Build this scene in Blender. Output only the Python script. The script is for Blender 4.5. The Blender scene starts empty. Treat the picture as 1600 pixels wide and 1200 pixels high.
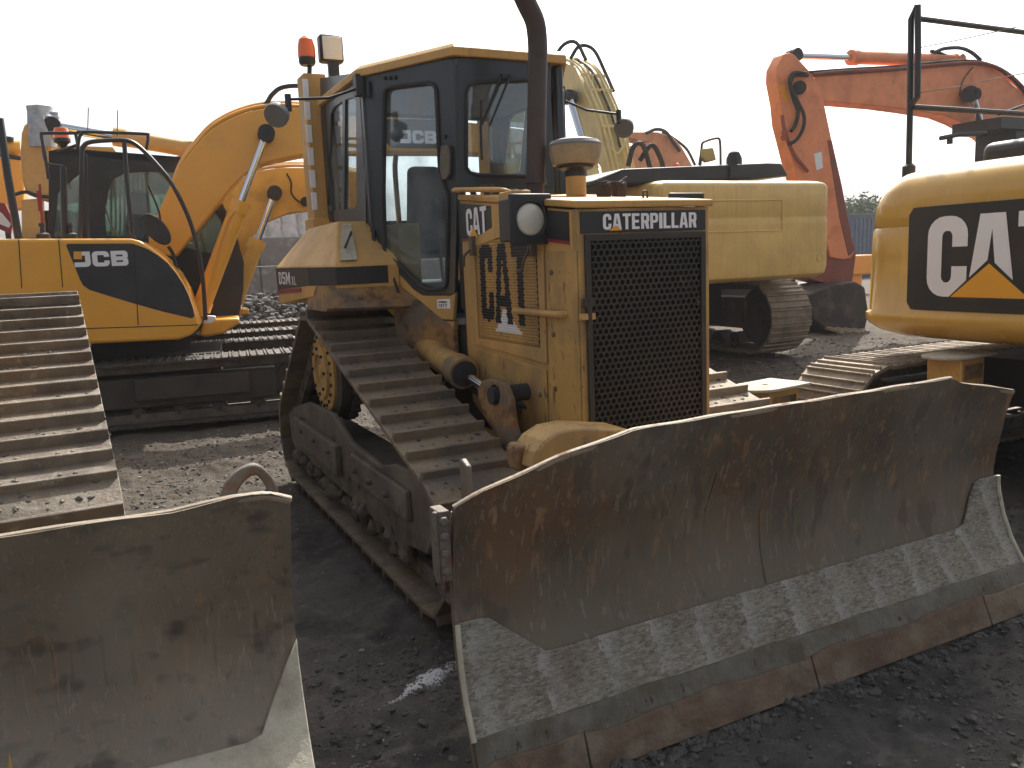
import bpy, math, random
import numpy as np
from mathutils import Vector, Matrix
from mathutils.geometry import tessellate_polygon
random.seed(7); RNG = np.random.RandomState(5)
SC = bpy.context.scene; COL = SC.collection
V = Vector; PI = math.pi
# ------------------------------------------------------------------ camera
F, CX, CY = 1290.0, 800.0, 600.0
_x = np.array([3440-CX, -(290-CY), -F]); _y = np.array([149-CX, -(430-CY), -F])
_X = _x/np.linalg.norm(_x); _Y = _y-_y.dot(_X)*_X; _Y /= np.linalg.norm(_Y); _Z = np.cross(_X, _Y)
RW = np.stack([_X, _Y, _Z], 1)
CAM = np.array([0, 0, 1.7])
def ray(u, v): return RW.T @ np.array([u-CX, -(v-CY), -F])
def pl(P, n, u, v):
    r = ray(u, v); n = np.array(n, float); return V(CAM + r*((np.array(P, float)-CAM).dot(n)/r.dot(n)))
def ax(u, v, x): return pl((x, 0, 0), (1, 0, 0), u, v)
def ay(u, v, y): return pl((0, y, 0), (0, 1, 0), u, v)
def az(u, v, z): return pl((0, 0, z), (0, 0, 1), u, v)
cd = bpy.data.cameras.new('camera'); cam = bpy.data.objects.new('camera', cd); COL.objects.link(cam)
cd.sensor_width = 36; cd.lens = F/1600*36; cd.clip_end = 2000; cd.clip_start = 0.05
Rm = Matrix([list(r) for r in RW.T]); cam.matrix_world = Matrix.Translation(V(CAM)) @ Rm.to_4x4()
SC.camera = cam
# ------------------------------------------------------------------ materials
def mat(name, col, rough=.6, metal=0., layers=(), bump=None, var=.12, spec=.5, coat=0, vscale=3.):
    m = bpy.data.materials.new(name); m.use_nodes = True; nt = m.node_tree; N = nt.nodes; L = nt.links
    b = N['Principled BSDF']; geo = N.new('ShaderNodeNewGeometry')
    b.inputs['Specular IOR Level'].default_value = spec; b.inputs['Coat Weight'].default_value = coat
    b.inputs['Metallic'].default_value = metal; b.inputs['Roughness'].default_value = rough
    def noise(scale, stretch=(1, 1, 1), det=6, rg=.6, off=0.):
        mp = N.new('ShaderNodeMapping'); mp.inputs['Scale'].default_value = stretch; mp.inputs['Location'].default_value = (off, off*.7, off*1.3)
        L.new(geo.outputs['Position'], mp.inputs['Vector'])
        n = N.new('ShaderNodeTexNoise'); n.inputs['Scale'].default_value = scale; n.inputs['Detail'].default_value = det; n.inputs['Roughness'].default_value = rg
        L.new(mp.outputs['Vector'], n.inputs['Vector']); return n.outputs['Fac']
    def rng(s, lo, hi, a=0., c=1.):
        r = N.new('ShaderNodeMapRange'); r.inputs['From Min'].default_value = lo; r.inputs['From Max'].default_value = hi
        r.inputs['To Min'].default_value = a; r.inputs['To Max'].default_value = c; L.new(s, r.inputs['Value']); return r.outputs['Result']
    def mixc(f, a, c, mode='MIX'):
        x = N.new('ShaderNodeMix'); x.data_type = 'RGBA'; x.blend_type = mode
        if isinstance(f, float): x.inputs[0].default_value = f
        else: L.new(f, x.inputs[0])
        for i, s in ((6, a), (7, c)):
            if isinstance(s, tuple): x.inputs[i].default_value = (*s, 1)
            else: L.new(s, x.inputs[i])
        return x.outputs[2]
    cur = col; rr = None
    if var:
        lo = tuple(max(0, c*(1-var)) for c in col); hi = tuple(min(1, c*(1+var)) for c in col)
        cur = mixc(rng(noise(vscale), .3, .7), lo, hi)
    for i, ly in enumerate(layers):
        c, sc, lo, hi = ly[:4]; st = ly[4] if len(ly) > 4 else (1, 1, 1); amt = ly[5] if len(ly) > 5 else 1.; ro = ly[6] if len(ly) > 6 else .85
        f = rng(noise(sc, st, off=3.1*i+1), lo, hi, 0, amt)
        cur = mixc(f, cur, c)
        r2 = N.new('ShaderNodeMix'); r2.data_type = 'FLOAT'; L.new(f, r2.inputs[0])
        if rr is None: r2.inputs[2].default_value = rough
        else: L.new(rr, r2.inputs[2])
        r2.inputs[3].default_value = ro; rr = r2.outputs[0]
        if metal > 0: pass
    if isinstance(cur, tuple): b.inputs['Base Color'].default_value = (*cur, 1)
    else: L.new(cur, b.inputs['Base Color'])
    if rr is not None: L.new(rr, b.inputs['Roughness'])
    if bump:
        h = noise(bump[0], bump[2] if len(bump) > 2 else (1, 1, 1), det=8, rg=.7)
        bn = N.new('ShaderNodeBump'); bn.inputs['Strength'].default_value = bump[1]; bn.inputs['Distance'].default_value = .02
        L.new(h, bn.inputs['Height']); L.new(bn.outputs['Normal'], b.inputs['Normal'])
    return m
DIRT = (.16, .115, .07); MUD = (.13, .105, .08); RUST = (.19, .075, .03); DARKR = (.05, .03, .02)
M = {}
M['dozer'] = mat('worn_yellow_paint', (.56, .318, .09), .5, layers=[((.42, .27, .10), 1.2, .45, .7, (1, 1, 1), .7), (DIRT, 2.2, .52, .8, (1, 1, .35), .6), (RUST, 26, .64, .72, (1, 1, .5), .8), (DARKR, 60, .68, .74, (1, 1, 1), .8), ((.30, .19, .08), 14, .55, .75, (3, 3, .2), .5)], bump=(30, .05))
M['dozer_low'] = mat('scuffed_yellow_paint', (.48, .285, .08), .5, layers=[(MUD, 3, .42, .68, (1, 1, .6), .85), (DARKR, 14, .6, .7, (1.5, 1.5, .5), .8), (RUST, 30, .62, .7, (1, 1, 1), .8)], bump=(30, .12))
M['rustyellow'] = mat('muddy_rusty_yellow', (.28, .15, .05), .7, layers=[(MUD, 4, .42, .6), (DARKR, 9, .5, .68), (RUST, 14, .6, .7)], bump=(20, .3))
M['jcb'] = mat('amber_yellow_paint', (.80, .375, .035), .33, layers=[(DIRT, 1.7, .58, .85, (1, 1, 1), .3)], var=.04, coat=.3, bump=(50, .02))
M['tan'] = mat('tan_yellow_paint', (.60, .35, .105), .5, layers=[(DIRT, 2.5, .55, .8, (1, 1, 1), .5)], bump=(30, .04))
M['tan2'] = mat('ochre_yellow_paint', (.64, .37, .07), .5, layers=[(DIRT, 2.5, .55, .8, (1, 1, 1), .4)], bump=(30, .04))
M['kom'] = mat('faded_pale_yellow_paint', (.62, .42, .13), .45, layers=[((.42, .29, .10), 5, .5, .72, (3, 3, .2), .45), ((.20, .13, .06), 30, .67, .73, (1, 1, 1), .7), (DIRT, 1.3, .6, .9, (1, 1, 1), .4), (MUD, 8, .68, .75, (1, 1, 1), .6)], bump=(30, .03), coat=.1)
M['komboom'] = mat('cream_yellow_paint', (.66, .54, .25), .5, layers=[(DIRT, 3, .6, .8, (1, 1, 1), .5)], bump=(30, .03))
M['orange'] = mat('faded_orange_paint', (.80, .27, .105), .5, layers=[((.35, .09, .05), 2, .52, .8, (1, 1, 1), .6), (DIRT, 6, .62, .75, (1, 1, 1), .5)], bump=(30, .04))
M['orange_tan'] = mat('dull_orange_tan_paint', (.55, .27, .12), .55, layers=[(DIRT, 3, .5, .75, (1, 1, 1), .5)])
M['orange_dark'] = mat('grimy_and_shaded_orange', (.28, .07, .04), .65, layers=[(MUD, 4, .5, .7)], bump=(20, .2))  # grime on pipes and link; also the painted shade strip on the stick
M['catx'] = mat('glossy_ochre_paint', (.57, .33, .06), .25, layers=[((.44, .27, .07), 5, .5, .72, (3, 3, .25), .35, .4), (DIRT, 1.5, .6, .9, (1, 1, 1), .25, .5)], var=.05, coat=.35, bump=(6, .02))
M['bucket'] = mat('dark_brown_worn_steel', (.035, .025, .02), .7, layers=[(MUD, 3, .5, .7)], bump=(20, .3))
M['black'] = mat('black_paint', (.018, .02, .023), .45, layers=[(DIRT, 3, .5, .8, (1, 1, 1), .18)], var=.2)
M['cabblack'] = mat('blue_black_cab_paint', (.022, .03, .038), .38, layers=[(DIRT, 3, .5, .85, (1, 1, .5), .2)], var=.2, coat=.2)
M['rubber'] = mat('black_rubber', (.025, .025, .027), .75, layers=[(DIRT, 6, .5, .8, (1, 1, 1), .25)])
M['white'] = mat('white_vinyl', (.80, .79, .80), .4, var=.03)
M['red'] = mat('dark_red_stripe', (.25, .03, .04), .5)
M['amber'] = mat('amber_triangle', (.80, .37, .03), .4, var=.03)
M['steel'] = mat('grimy_steel', (.16, .14, .12), .55, .35, layers=[(MUD, 6, .42, .65), (RUST, 12, .58, .72)], bump=(40, .25))
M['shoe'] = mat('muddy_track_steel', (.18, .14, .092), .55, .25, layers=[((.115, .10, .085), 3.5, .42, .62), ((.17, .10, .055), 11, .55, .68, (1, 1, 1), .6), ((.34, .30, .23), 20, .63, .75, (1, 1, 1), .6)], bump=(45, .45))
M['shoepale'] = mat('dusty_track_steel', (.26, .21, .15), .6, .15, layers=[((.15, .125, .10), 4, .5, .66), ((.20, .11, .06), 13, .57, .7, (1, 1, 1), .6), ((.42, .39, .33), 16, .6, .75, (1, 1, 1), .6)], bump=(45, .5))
M['shoedark'] = mat('oily_shaded_track_steel', (.065, .052, .04), .65, .1, layers=[((.05, .045, .04), 4, .45, .65), (RUST, 15, .62, .72, (1, 1, 1), .6)], bump=(45, .3))  # base taken extra dark to deepen shade under the amber excavator
M['mudframe'] = mat('mud_caked_frame', (.10, .085, .068), .8, layers=[((.15, .13, .105), 3, .45, .65), ((.06, .05, .045), 7, .5, .7)], bump=(18, .6), vscale=5)
M['dark'] = mat('dark_cavity_metal', (.016, .015, .014), .8, var=.2)
M['chrome'] = mat('chromed_rod', (.62, .66, .72), .12, 1., var=0)
M['pipe'] = mat('rusted_exhaust_steel', (.065, .05, .048), .62, .3, layers=[((.11, .065, .05), 7, .5, .7, (1, 1, .3), .7), ((.06, .05, .05), 5, .55, .75)], bump=(60, .15))
M['grille'] = mat('grimy_grille_steel', (.045, .04, .036), .5, .4, layers=[((.10, .075, .055), 3, .5, .75), (DIRT, 14, .62, .72, (1, 1, 1), .7)], bump=(50, .2))
M['void'] = mat('radiator_fins', (.006, .006, .006), .9, var=0)
M['fabric'] = mat('worn_seat_vinyl', (.03, .03, .035), .8, layers=[(DIRT, 5, .5, .8, (1, 1, 1), .4)])
M['greyplastic'] = mat('dusty_grey_plastic', (.14, .15, .16), .6, layers=[(DIRT, 4, .5, .8, (1, 1, 1), .4)])
M['lens'] = mat('lamp_glass_reflector', (.66, .63, .54), .3, 0, coat=1, layers=[((.75, .73, .62), 9, .4, .7, (1, 1, 1), .5, .2)])
M['rubble'] = mat('dark_rubble', (.10, .095, .09), .9, var=.5, vscale=9, layers=[((.22, .21, .2), 5, .6, .68)])
M['concrete'] = mat('concrete', (.22, .21, .195), .9, layers=[((.18, .17, .155), .8, .45, .7), ((.4, .38, .35), 3, .55, .75)], bump=(12, .2))
M['bag'] = mat('white_woven_bag', (.62, .62, .62), .7, layers=[((.38, .37, .35), 4, .5, .75)], bump=(9, .6))
M['sack'] = mat('grey_woven_sack', (.42, .46, .52), .65, layers=[((.28, .31, .36), 9, .45, .7)], bump=(12, .7))
M['precl'] = mat('dusty_tan_plastic', (.30, .24, .15), .5, layers=[(DIRT, 6, .45, .75)], bump=(20, .1))
M['box'] = mat('blue_grey_container_paint', (.10, .14, .20), .6, layers=[(RUST, 3, .6, .75)])
M['bark'] = mat('bark', (.09, .07, .05), .9)
M['leaf'] = mat('tree_leaf', (.06, .10, .03), .7, var=.4, vscale=6)
M['beacon'] = mat('orange_beacon_plastic', (.85, .16, .01), .2, var=0, coat=.5)
M['stone'] = mat('grey_stone', (.17, .16, .15), .9, var=.5, vscale=14, layers=[((.32, .31, .29), 7, .6, .68)], bump=(40, .4))
M['clod'] = mat('dark_dirt_clod', (.085, .08, .073), .95, var=.4, vscale=12, bump=(60, .6))
M['shoeleft'] = mat('dusty_brown_track_steel', (.175, .145, .108), .6, .15, layers=[((.12, .10, .08), 3.5, .44, .62), ((.20, .12, .075), 11, .56, .7, (1, 1, 1), .7), ((.36, .33, .28), 16, .6, .74, (1, 1, 1), .7)], bump=(45, .5))
M['lime'] = mat('white_lime', (.50, .51, .53), .9, var=.1)
bb = M['beacon'].node_tree.nodes['Principled BSDF']; bb.inputs['Subsurface Weight'].default_value = .6; bb.inputs['Subsurface Radius'].default_value = (.08, .03, .01)

def blade_mat(name, a, b_, c, rustamt, seedoff=0):
    m = mat(name, a, .62, .1, layers=[(b_, 1.3, .38, .60, (1, 1, .6), .9, .6), (c, 2.2, .5, .66, (1, 1, .8), rustamt, .7), ((.33, .17, .07), 13, .575, .67, (1.4, 1, .6), rustamt*.85, .75),
        ((.04, .035, .03), 2.1, .58, .70, (1.2, 1, .8), .55, .5), ((.22, .18, .13), 26, .63, .72, (1.2, 1.2, .9), .5, .7), ((.045, .038, .032), 16, .585, .66, (3.5, 3.5, .16), .5, .6), ((.33, .28, .21), 30, .64, .70, (2.6, 2.6, .14), .6), ((.5, .46, .40), 48, .74, .77, (2, 2, .3), .7)], bump=(26, .18, (1.3, 1.3, .5)), var=.28, vscale=4)
    return m
M['blade'] = blade_mat('scratched_blade_steel', (.13, .098, .062), (.062, .048, .034), (.15, .075, .035), .75)
def blotch_tint(m, sc, lo, hi, col, st=(1, 1, 1), amt=.8):  # mixes noise-shaped blotches of one tint into the base colour
    nt = m.node_tree; N = nt.nodes; L = nt.links; b = N['Principled BSDF']; src = b.inputs['Base Color'].links[0].from_socket
    g = N.new('ShaderNodeNewGeometry'); mp = N.new('ShaderNodeMapping'); mp.inputs['Scale'].default_value = st; L.new(g.outputs['Position'], mp.inputs['Vector']); v = N.new('ShaderNodeTexNoise'); v.inputs['Scale'].default_value = sc; v.inputs['Detail'].default_value = 2; L.new(mp.outputs['Vector'], v.inputs['Vector'])
    r = N.new('ShaderNodeMapRange'); r.inputs['From Min'].default_value = lo; r.inputs['From Max'].default_value = hi; r.inputs['To Max'].default_value = amt; L.new(v.outputs['Fac'], r.inputs['Value'])
    x = N.new('ShaderNodeMix'); x.data_type = 'RGBA'; L.new(r.outputs['Result'], x.inputs[0]); L.new(src, x.inputs[6]); x.inputs[7].default_value = (*col, 1); L.new(x.outputs[2], b.inputs['Base Color'])
M['blade2'] = blade_mat('dusty_blade_steel', (.21, .165, .115), (.145, .115, .08), (.14, .10, .07), .5)
M['edge'] = mat('rusty_cutting_edge', (.17, .115, .075), .75, .1, layers=[((.12, .07, .045), 3.4, .48, .62, (1, 1, 3), .7), ((.225, .185, .13), 5, .50, .64, (1, 1, 1.5), .9), ((.10, .08, .06), 26, .58, .68, (1, 1, .5), .7), ((.28, .25, .2), 60, .64, .72, (1, 1, .6), .5)], bump=(45, .7), var=.3, vscale=9)
M['cake'] = mat('grey_caked_soil', (.165, .15, .12), .9, layers=[((.11, .09, .065), 6, .48, .66), ((.23, .215, .18), 18, .53, .7, (1, 1, .4), .6), ((.05, .04, .03), 9, .64, .66, (4, 4, .5), .9)], bump=(34, .8), var=.25, vscale=9)
M['rim'] = mat('bare_dusty_rim', (.30, .24, .17), .6, .1, layers=[(RUST, 12, .55, .7)], bump=(40, .3))
blotch_tint(M['blade2'], 6.5, .60, .70, (.06, .048, .036), (1, 1, 1.6)); blotch_tint(M['blade2'], 1.5, .5, .7, (.28, .24, .18), (1, 1, 1), .7)
blotch_tint(M['blade'], 1.1, .5, .7, (.17, .145, .11), (1, 1, 1.5), .7)
def posmix(m, axis, lo, hi, col, amt, ns=2.5, na=.5):
    nt = m.node_tree; N = nt.nodes; L = nt.links; b = N['Principled BSDF']; src = b.inputs['Base Color'].links[0].from_socket
    g = N.new('ShaderNodeNewGeometry'); s = N.new('ShaderNodeSeparateXYZ'); L.new(g.outputs['Position'], s.inputs[0]); v = N.new('ShaderNodeTexNoise'); v.inputs['Scale'].default_value = ns; v.inputs['Detail'].default_value = 7; L.new(g.outputs['Position'], v.inputs['Vector'])
    a = N.new('ShaderNodeMath'); a.operation = 'MULTIPLY_ADD'; L.new(v.outputs['Fac'], a.inputs[0]); a.inputs[1].default_value = na; L.new(s.outputs[axis], a.inputs[2])
    r = N.new('ShaderNodeMapRange'); r.interpolation_type = 'SMOOTHSTEP'; r.inputs['From Min'].default_value = lo; r.inputs['From Max'].default_value = hi; r.inputs['To Max'].default_value = amt; L.new(a.outputs[0], r.inputs['Value'])
    x = N.new('ShaderNodeMix'); x.data_type = 'RGBA'; L.new(r.outputs['Result'], x.inputs[0]); L.new(src, x.inputs[6]); x.inputs[7].default_value = (*col, 1); L.new(x.outputs[2], b.inputs['Base Color'])
posmix(M['blade'], 2, 1.0, .55, (.165, .14, .10), .62, 2.2, .5); posmix(M['blade2'], 2, .95, .5, (.26, .225, .17), .6, 2.5, .5)
blotch_tint(M['blade2'], 7.5, .60, .72, (.06, .05, .04), (1, 1, 1.5), .75); blotch_tint(M['blade2'], 24, .63, .66, (.33, .27, .19), (3, 3, .22), .25); blotch_tint(M['blade'], 20, .635, .665, (.30, .25, .18), (2.6, 2.6, .2), .33); blotch_tint(M['blade'], 6, .60, .66, (.05, .04, .03), (1.6, 1.6, .8), .45)
# whitish hard-facing with weld beads across it
def hardface():
    m = mat('pale_hardfacing_weld', (.31, .27, .205), .85, layers=[((.46, .43, .37), 62, .42, .60, (.5, .5, 1.5), .9), ((.22, .15, .095), 4, .48, .66, (1, 1, 1), .6), ((.11, .095, .07), 100, .52, .64, (.4, .4, 1.6), .7), ((.50, .47, .42), 120, .58, .70, (.6, .6, 1.5), .8)], bump=(110, 1.0, (.5, .5, 1.4)), var=.3, vscale=7)
    nt = m.node_tree; N = nt.nodes; L = nt.links; b = N['Principled BSDF']
    src = b.inputs['Base Color'].links[0].from_socket
    g = N.new('ShaderNodeNewGeometry'); s = N.new('ShaderNodeSeparateXYZ'); L.new(g.outputs['Position'], s.inputs[0])
    nz = N.new('ShaderNodeTexNoise'); nz.inputs['Scale'].default_value = 9; nz.inputs['Detail'].default_value = 6; L.new(g.outputs['Position'], nz.inputs['Vector'])
    def mth(op, a, c=None):
        x = N.new('ShaderNodeMath'); x.operation = op
        for i, q in enumerate((a, c)):
            if q is None: continue
            if isinstance(q, (int, float)): x.inputs[i].default_value = q
            else: L.new(q, x.inputs[i])
        return x.outputs[0]
    nz2 = N.new('ShaderNodeTexNoise'); nz2.inputs['Scale'].default_value = 70; nz2.inputs['Detail'].default_value = 8; L.new(g.outputs['Position'], nz2.inputs['Vector'])
    w = mth('ADD', mth('ADD', mth('SUBTRACT', s.outputs[0], 1.285), mth('MULTIPLY', mth('SUBTRACT', nz.outputs['Fac'], .5), .09)), mth('MULTIPLY', mth('SUBTRACT', nz2.outputs['Fac'], .5), .10))
    nz3 = N.new('ShaderNodeTexNoise'); nz3.inputs['Scale'].default_value = 1.7; nz3.inputs['Detail'].default_value = 1; L.new(g.outputs['Position'], nz3.inputs['Vector'])
    w = mth('ADD', w, mth('MULTIPLY', nz3.outputs['Fac'], .22)); fr = mth('MODULO', mth('ADD', w, 2.2), .225)
    mr_ = N.new('ShaderNodeMapRange'); mr_.inputs['From Min'].default_value = .125; mr_.inputs['From Max'].default_value = .0; mr_.inputs['To Max'].default_value = 1.15; L.new(fr, mr_.inputs['Value']); pw = mth('POWER', mr_.outputs['Result'], 2.6); mask = pw
    x = N.new('ShaderNodeMix'); x.data_type = 'RGBA'; r5 = N.new('ShaderNodeMapRange'); r5.inputs['From Min'].default_value = .38; r5.inputs['From Max'].default_value = .6; r5.inputs['To Min'].default_value = .18; r5.inputs['To Max'].default_value = .75; L.new(nz.outputs['Fac'], r5.inputs['Value']); L.new(mth('MULTIPLY', mask, r5.outputs['Result']), x.inputs[0]); L.new(src, x.inputs[6]); x.inputs[7].default_value = (.56, .54, .49, 1)
    L.new(x.outputs[2], b.inputs['Base Color']); return m
M['hard'] = hardface()
M['hard2'] = mat('pale_dusty_wear_plate', (.50, .46, .36), .85, layers=[((.36, .31, .23), 7, .45, .65), ((.2, .19, .17), 24, .64, .74)], bump=(40, .5))
def glass(name, tint, dust=.12, g=.12):
    m = bpy.data.materials.new(name); m.use_nodes = True; nt = m.node_tree; N = nt.nodes; L = nt.links
    N.remove(N['Principled BSDF']); out = N['Material Output']
    t = N.new('ShaderNodeBsdfTransparent'); t.inputs[0].default_value = (*tint, 1)
    gl = N.new('ShaderNodeBsdfGlossy'); gl.inputs['Roughness'].default_value = .03; gl.inputs[0].default_value = (.9, .95, 1, 1)
    d = N.new('ShaderNodeBsdfDiffuse'); d.inputs[0].default_value = (.42, .42, .40, 1)
    lw = N.new('ShaderNodeLayerWeight'); lw.inputs['Blend'].default_value = .35
    m1 = N.new('ShaderNodeMixShader'); mr = N.new('ShaderNodeMapRange'); mr.inputs['To Min'].default_value = g; mr.inputs['To Max'].default_value = .32
    L.new(lw.outputs['Facing'], mr.inputs['Value']); L.new(mr.outputs['Result'], m1.inputs[0]); L.new(t.outputs[0], m1.inputs[1]); L.new(gl.outputs[0], m1.inputs[2])
    nz = N.new('ShaderNodeTexNoise'); nz.inputs['Scale'].default_value = 5; nz.inputs['Detail'].default_value = 5
    geo = N.new('ShaderNodeNewGeometry'); L.new(geo.outputs['Position'], nz.inputs['Vector'])
    r = N.new('ShaderNodeMapRange'); r.inputs['From Min'].default_value = .35; r.inputs['From Max'].default_value = .7; r.inputs['To Max'].default_value = dust*2
    L.new(nz.outputs['Fac'], r.inputs['Value'])
    m2 = N.new('ShaderNodeMixShader'); L.new(r.outputs['Result'], m2.inputs[0]); L.new(m1.outputs[0], m2.inputs[1]); L.new(d.outputs[0], m2.inputs[2])
    L.new(m2.outputs[0], out.inputs['Surface']); return m
M['glass'] = glass('dusty_cab_glass', (.76, .84, .87), .10, .07)
M['glassg'] = glass('green_tinted_glass', (.60, .70, .65), .14, .10)

# ------------------------------------------------------------------ mesh building
WL = {}
def tag(o, label=None, cat=None, group=None, kind=None):
    if label: o['label'] = label
    if cat: o['category'] = cat
    if group: o['group'] = group
    if kind: o['kind'] = kind
    return o
def thing(name, label, cat, loc, group=None):
    o = bpy.data.objects.new(name, None); o.empty_display_size = .2; COL.objects.link(o); o.location = loc; WL[o.name] = V(loc)
    return tag(o, label, cat, group)
SPLITS = dict(side_band=0, red_stripe=0, wheel=-.001, latch=.03, cab_floor_and_liner=0, filler_cap=0, hinge=.03, roof_rail=.005, upright_rail=0, antenna=0, marker_rod=0, post=0, idler_wheel=0, corner_post=0, hood_bracket=0, blade_rib=-.002, bucket_tooth=0, hydraulic_hose=-.001, boom_hose=-.002, boom_pin=0, stay_wire=0, console=0, control_lever=.02, loose_hose=.01, windscreen_wiper=.03, push_frame=.02, guard_rail=.01, boom_pipe=-.001, cab_shell=0, louvre=0, hose=.02, exhaust_stub=.02, corrugation=0, grille_hinge=.01, track_frame=0)
class MB:
    def __init__(s): s.v = []; s.f = []; s.m = []
    def add(s, vs, fs, mi=0):
        b = len(s.v); s.v += [V(p) for p in vs]; s.f += [tuple(b+i for i in f) for f in fs]; s.m += [mi]*len(fs); return s
    def obox(s, p, a, b, c, mi=0):
        p, a, b, c = V(p), V(a), V(b), V(c)
        vs = [p, p+a, p+a+b, p+b, p+c, p+a+c, p+a+b+c, p+b+c]
        fs = [(0, 3, 2, 1), (4, 5, 6, 7), (0, 1, 5, 4), (1, 2, 6, 5), (2, 3, 7, 6), (3, 0, 4, 7)]
        if a.cross(b).dot(c) < 0: fs = [f[::-1] for f in fs]
        return s.add(vs, fs, mi)
    def box(s, x0, x1, y0, y1, z0, z1, mi=0): return s.obox((x0, y0, z0), (x1-x0, 0, 0), (0, y1-y0, 0), (0, 0, z1-z0), mi)
    def prism(s, pts, vec, mi=0):
        pts = [V(p) for p in pts]; vec = V(vec); n = len(pts)
        nn = V((0, 0, 0))
        for i in range(n): nn += pts[i].cross(pts[(i+1) % n])
        if nn.dot(vec) > 0: pts = pts[::-1]
        vs = pts+[p+vec for p in pts]
        fs = [tuple(range(n)), tuple(range(2*n-1, n-1, -1))]+[((i+1) % n, i, n+i, n+(i+1) % n) for i in range(n)]
        return s.add(vs, fs, mi)
    def holed(s, outer, holes, vec, mi=0):
        loops = [[V(p) for p in outer]]+[[V(p) for p in h] for h in holes]; vec = V(vec)
        tri = tessellate_polygon(loops); flat = [p for l in loops for p in l]; k = len(flat)
        s.add(flat+[p+vec for p in flat], [tuple(t) for t in tri]+[tuple(k+i for i in t[::-1]) for t in tri], mi)
        b = len(s.v)-2*k; o = 0
        for l in loops:
            n = len(l)
            for i in range(n):
                a, c = o+i, o+(i+1) % n; s.f.append((b+a, b+c, b+k+c, b+k+a)); s.m.append(mi)
            o += n
        return s
    def tube(s, pts, r, n=10, mi=0, cap=True):
        pts = [V(p) for p in pts]; m = len(pts); rs = r if isinstance(r, (list, tuple)) else [r]*m
        T = [(pts[min(i+1, m-1)]-pts[max(i-1, 0)]).normalized() for i in range(m)]
        up = V((0, 0, 1)) if abs(T[0].z) < .9 else V((1, 0, 0)); N_ = T[0].cross(up).normalized(); vs = []
        for i in range(m):
            N_ = (N_-T[i]*N_.dot(T[i])).normalized(); B = T[i].cross(N_)
            vs += [pts[i]+(N_*math.cos(2*PI*k/n)+B*math.sin(2*PI*k/n))*rs[i] for k in range(n)]
        fs = [(i*n+k, i*n+(k+1) % n, (i+1)*n+(k+1) % n, (i+1)*n+k) for i in range(m-1) for k in range(n)]
        if cap: fs += [tuple(range(n-1, -1, -1)), tuple((m-1)*n+k for k in range(n))]
        return s.add(vs, fs, mi)
    def curve(s, pts, r, n=8, sub=5, mi=0): return s.tube(smooth(pts, sub), r, n, mi)
    def cyl(s, a, b, r, r2=None, n=20, mi=0): return s.tube([a, b], [r, r2 if r2 is not None else r], n, mi)
    def lathe(s, c, axis, prof, n=24, mi=0):
        c = V(c); A = V(axis).normalized(); up = V((0, 0, 1)) if abs(A.z) < .9 else V((1, 0, 0)); X = A.cross(up).normalized(); Y = A.cross(X); m = len(prof)
        vs = [c+A*h+(X*math.cos(2*PI*k/n)+Y*math.sin(2*PI*k/n))*r for (r, h) in prof for k in range(n)]
        fs = [(i*n+k, i*n+(k+1) % n, (i+1)*n+(k+1) % n, (i+1)*n+k) for i in range(m-1) for k in range(n)]+[tuple(range(n-1, -1, -1)), tuple((m-1)*n+k for k in range(n))]
        return s.add(vs, fs, mi)
    def text(s, txt, O, ux, uy, w=.55, t=.2, gap=.1, mi=0, off=0.0, widths=None):
        O = V(O); ux = V(ux); uy = V(uy); nrm = ux.cross(uy).normalized()*off; x = 0
        for ch in txt:
            if ch == ' ': x += w*.5; continue
            ww = w*WID.get(ch, 1.); loops = glyph(ch, ww, t)
            L3 = [[O+ux*(x+a)+uy*b+nrm for a, b in l] for l in loops]; flat = [p for l in L3 for p in l]
            s.add(flat, [tuple(q) for q in tessellate_polygon(L3)], mi); x += ww+gap
        return x-gap
    def split(s, tol):
        par = list(range(len(s.v)))
        def find(i):
            while par[i] != i: par[i] = par[par[i]]; i = par[i]
            return i
        for f in s.f:
            a = find(f[0])
            for q in f[1:]: par[find(q)] = a
        comps = {}
        for k, f in enumerate(s.f): comps.setdefault(find(f[0]), []).append(k)
        items = []
        for fl in comps.values():
            vs = [s.v[i] for k in fl for i in s.f[k]]
            items.append([fl, [min(p[i] for p in vs) for i in range(3)], [max(p[i] for p in vs) for i in range(3)]])
        ch = True
        while ch:
            ch = False
            for i in range(len(items)):
                for j in range(len(items)-1, i, -1):
                    A, B = items[i], items[j]
                    if all(A[1][q]-tol <= B[2][q] and B[1][q]-tol <= A[2][q] for q in range(3)):
                        A[0] += B[0]; A[1] = [min(a, b) for a, b in zip(A[1], B[1])]; A[2] = [max(a, b) for a, b in zip(A[2], B[2])]; items.pop(j); ch = True
        out = []
        for fl, _, _ in items:
            m = MB(); mp = {}
            for k in fl:
                f = []
                for i in s.f[k]:
                    if i not in mp: mp[i] = len(m.v); m.v.append(s.v[i])
                    f.append(mp[i])
                m.f.append(tuple(f)); m.m.append(s.m[k])
            out.append(m)
        return out
    def build(s, name, m, parent=None, bevel=0, seg=2, smoothang=32, fix=True):
        if name in SPLITS and parent is not None:
            for q in s.split(SPLITS[name]): o = q._build(name, m, parent, bevel, seg, smoothang, fix)
            return o
        return s._build(name, m, parent, bevel, seg, smoothang, fix)
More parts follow.
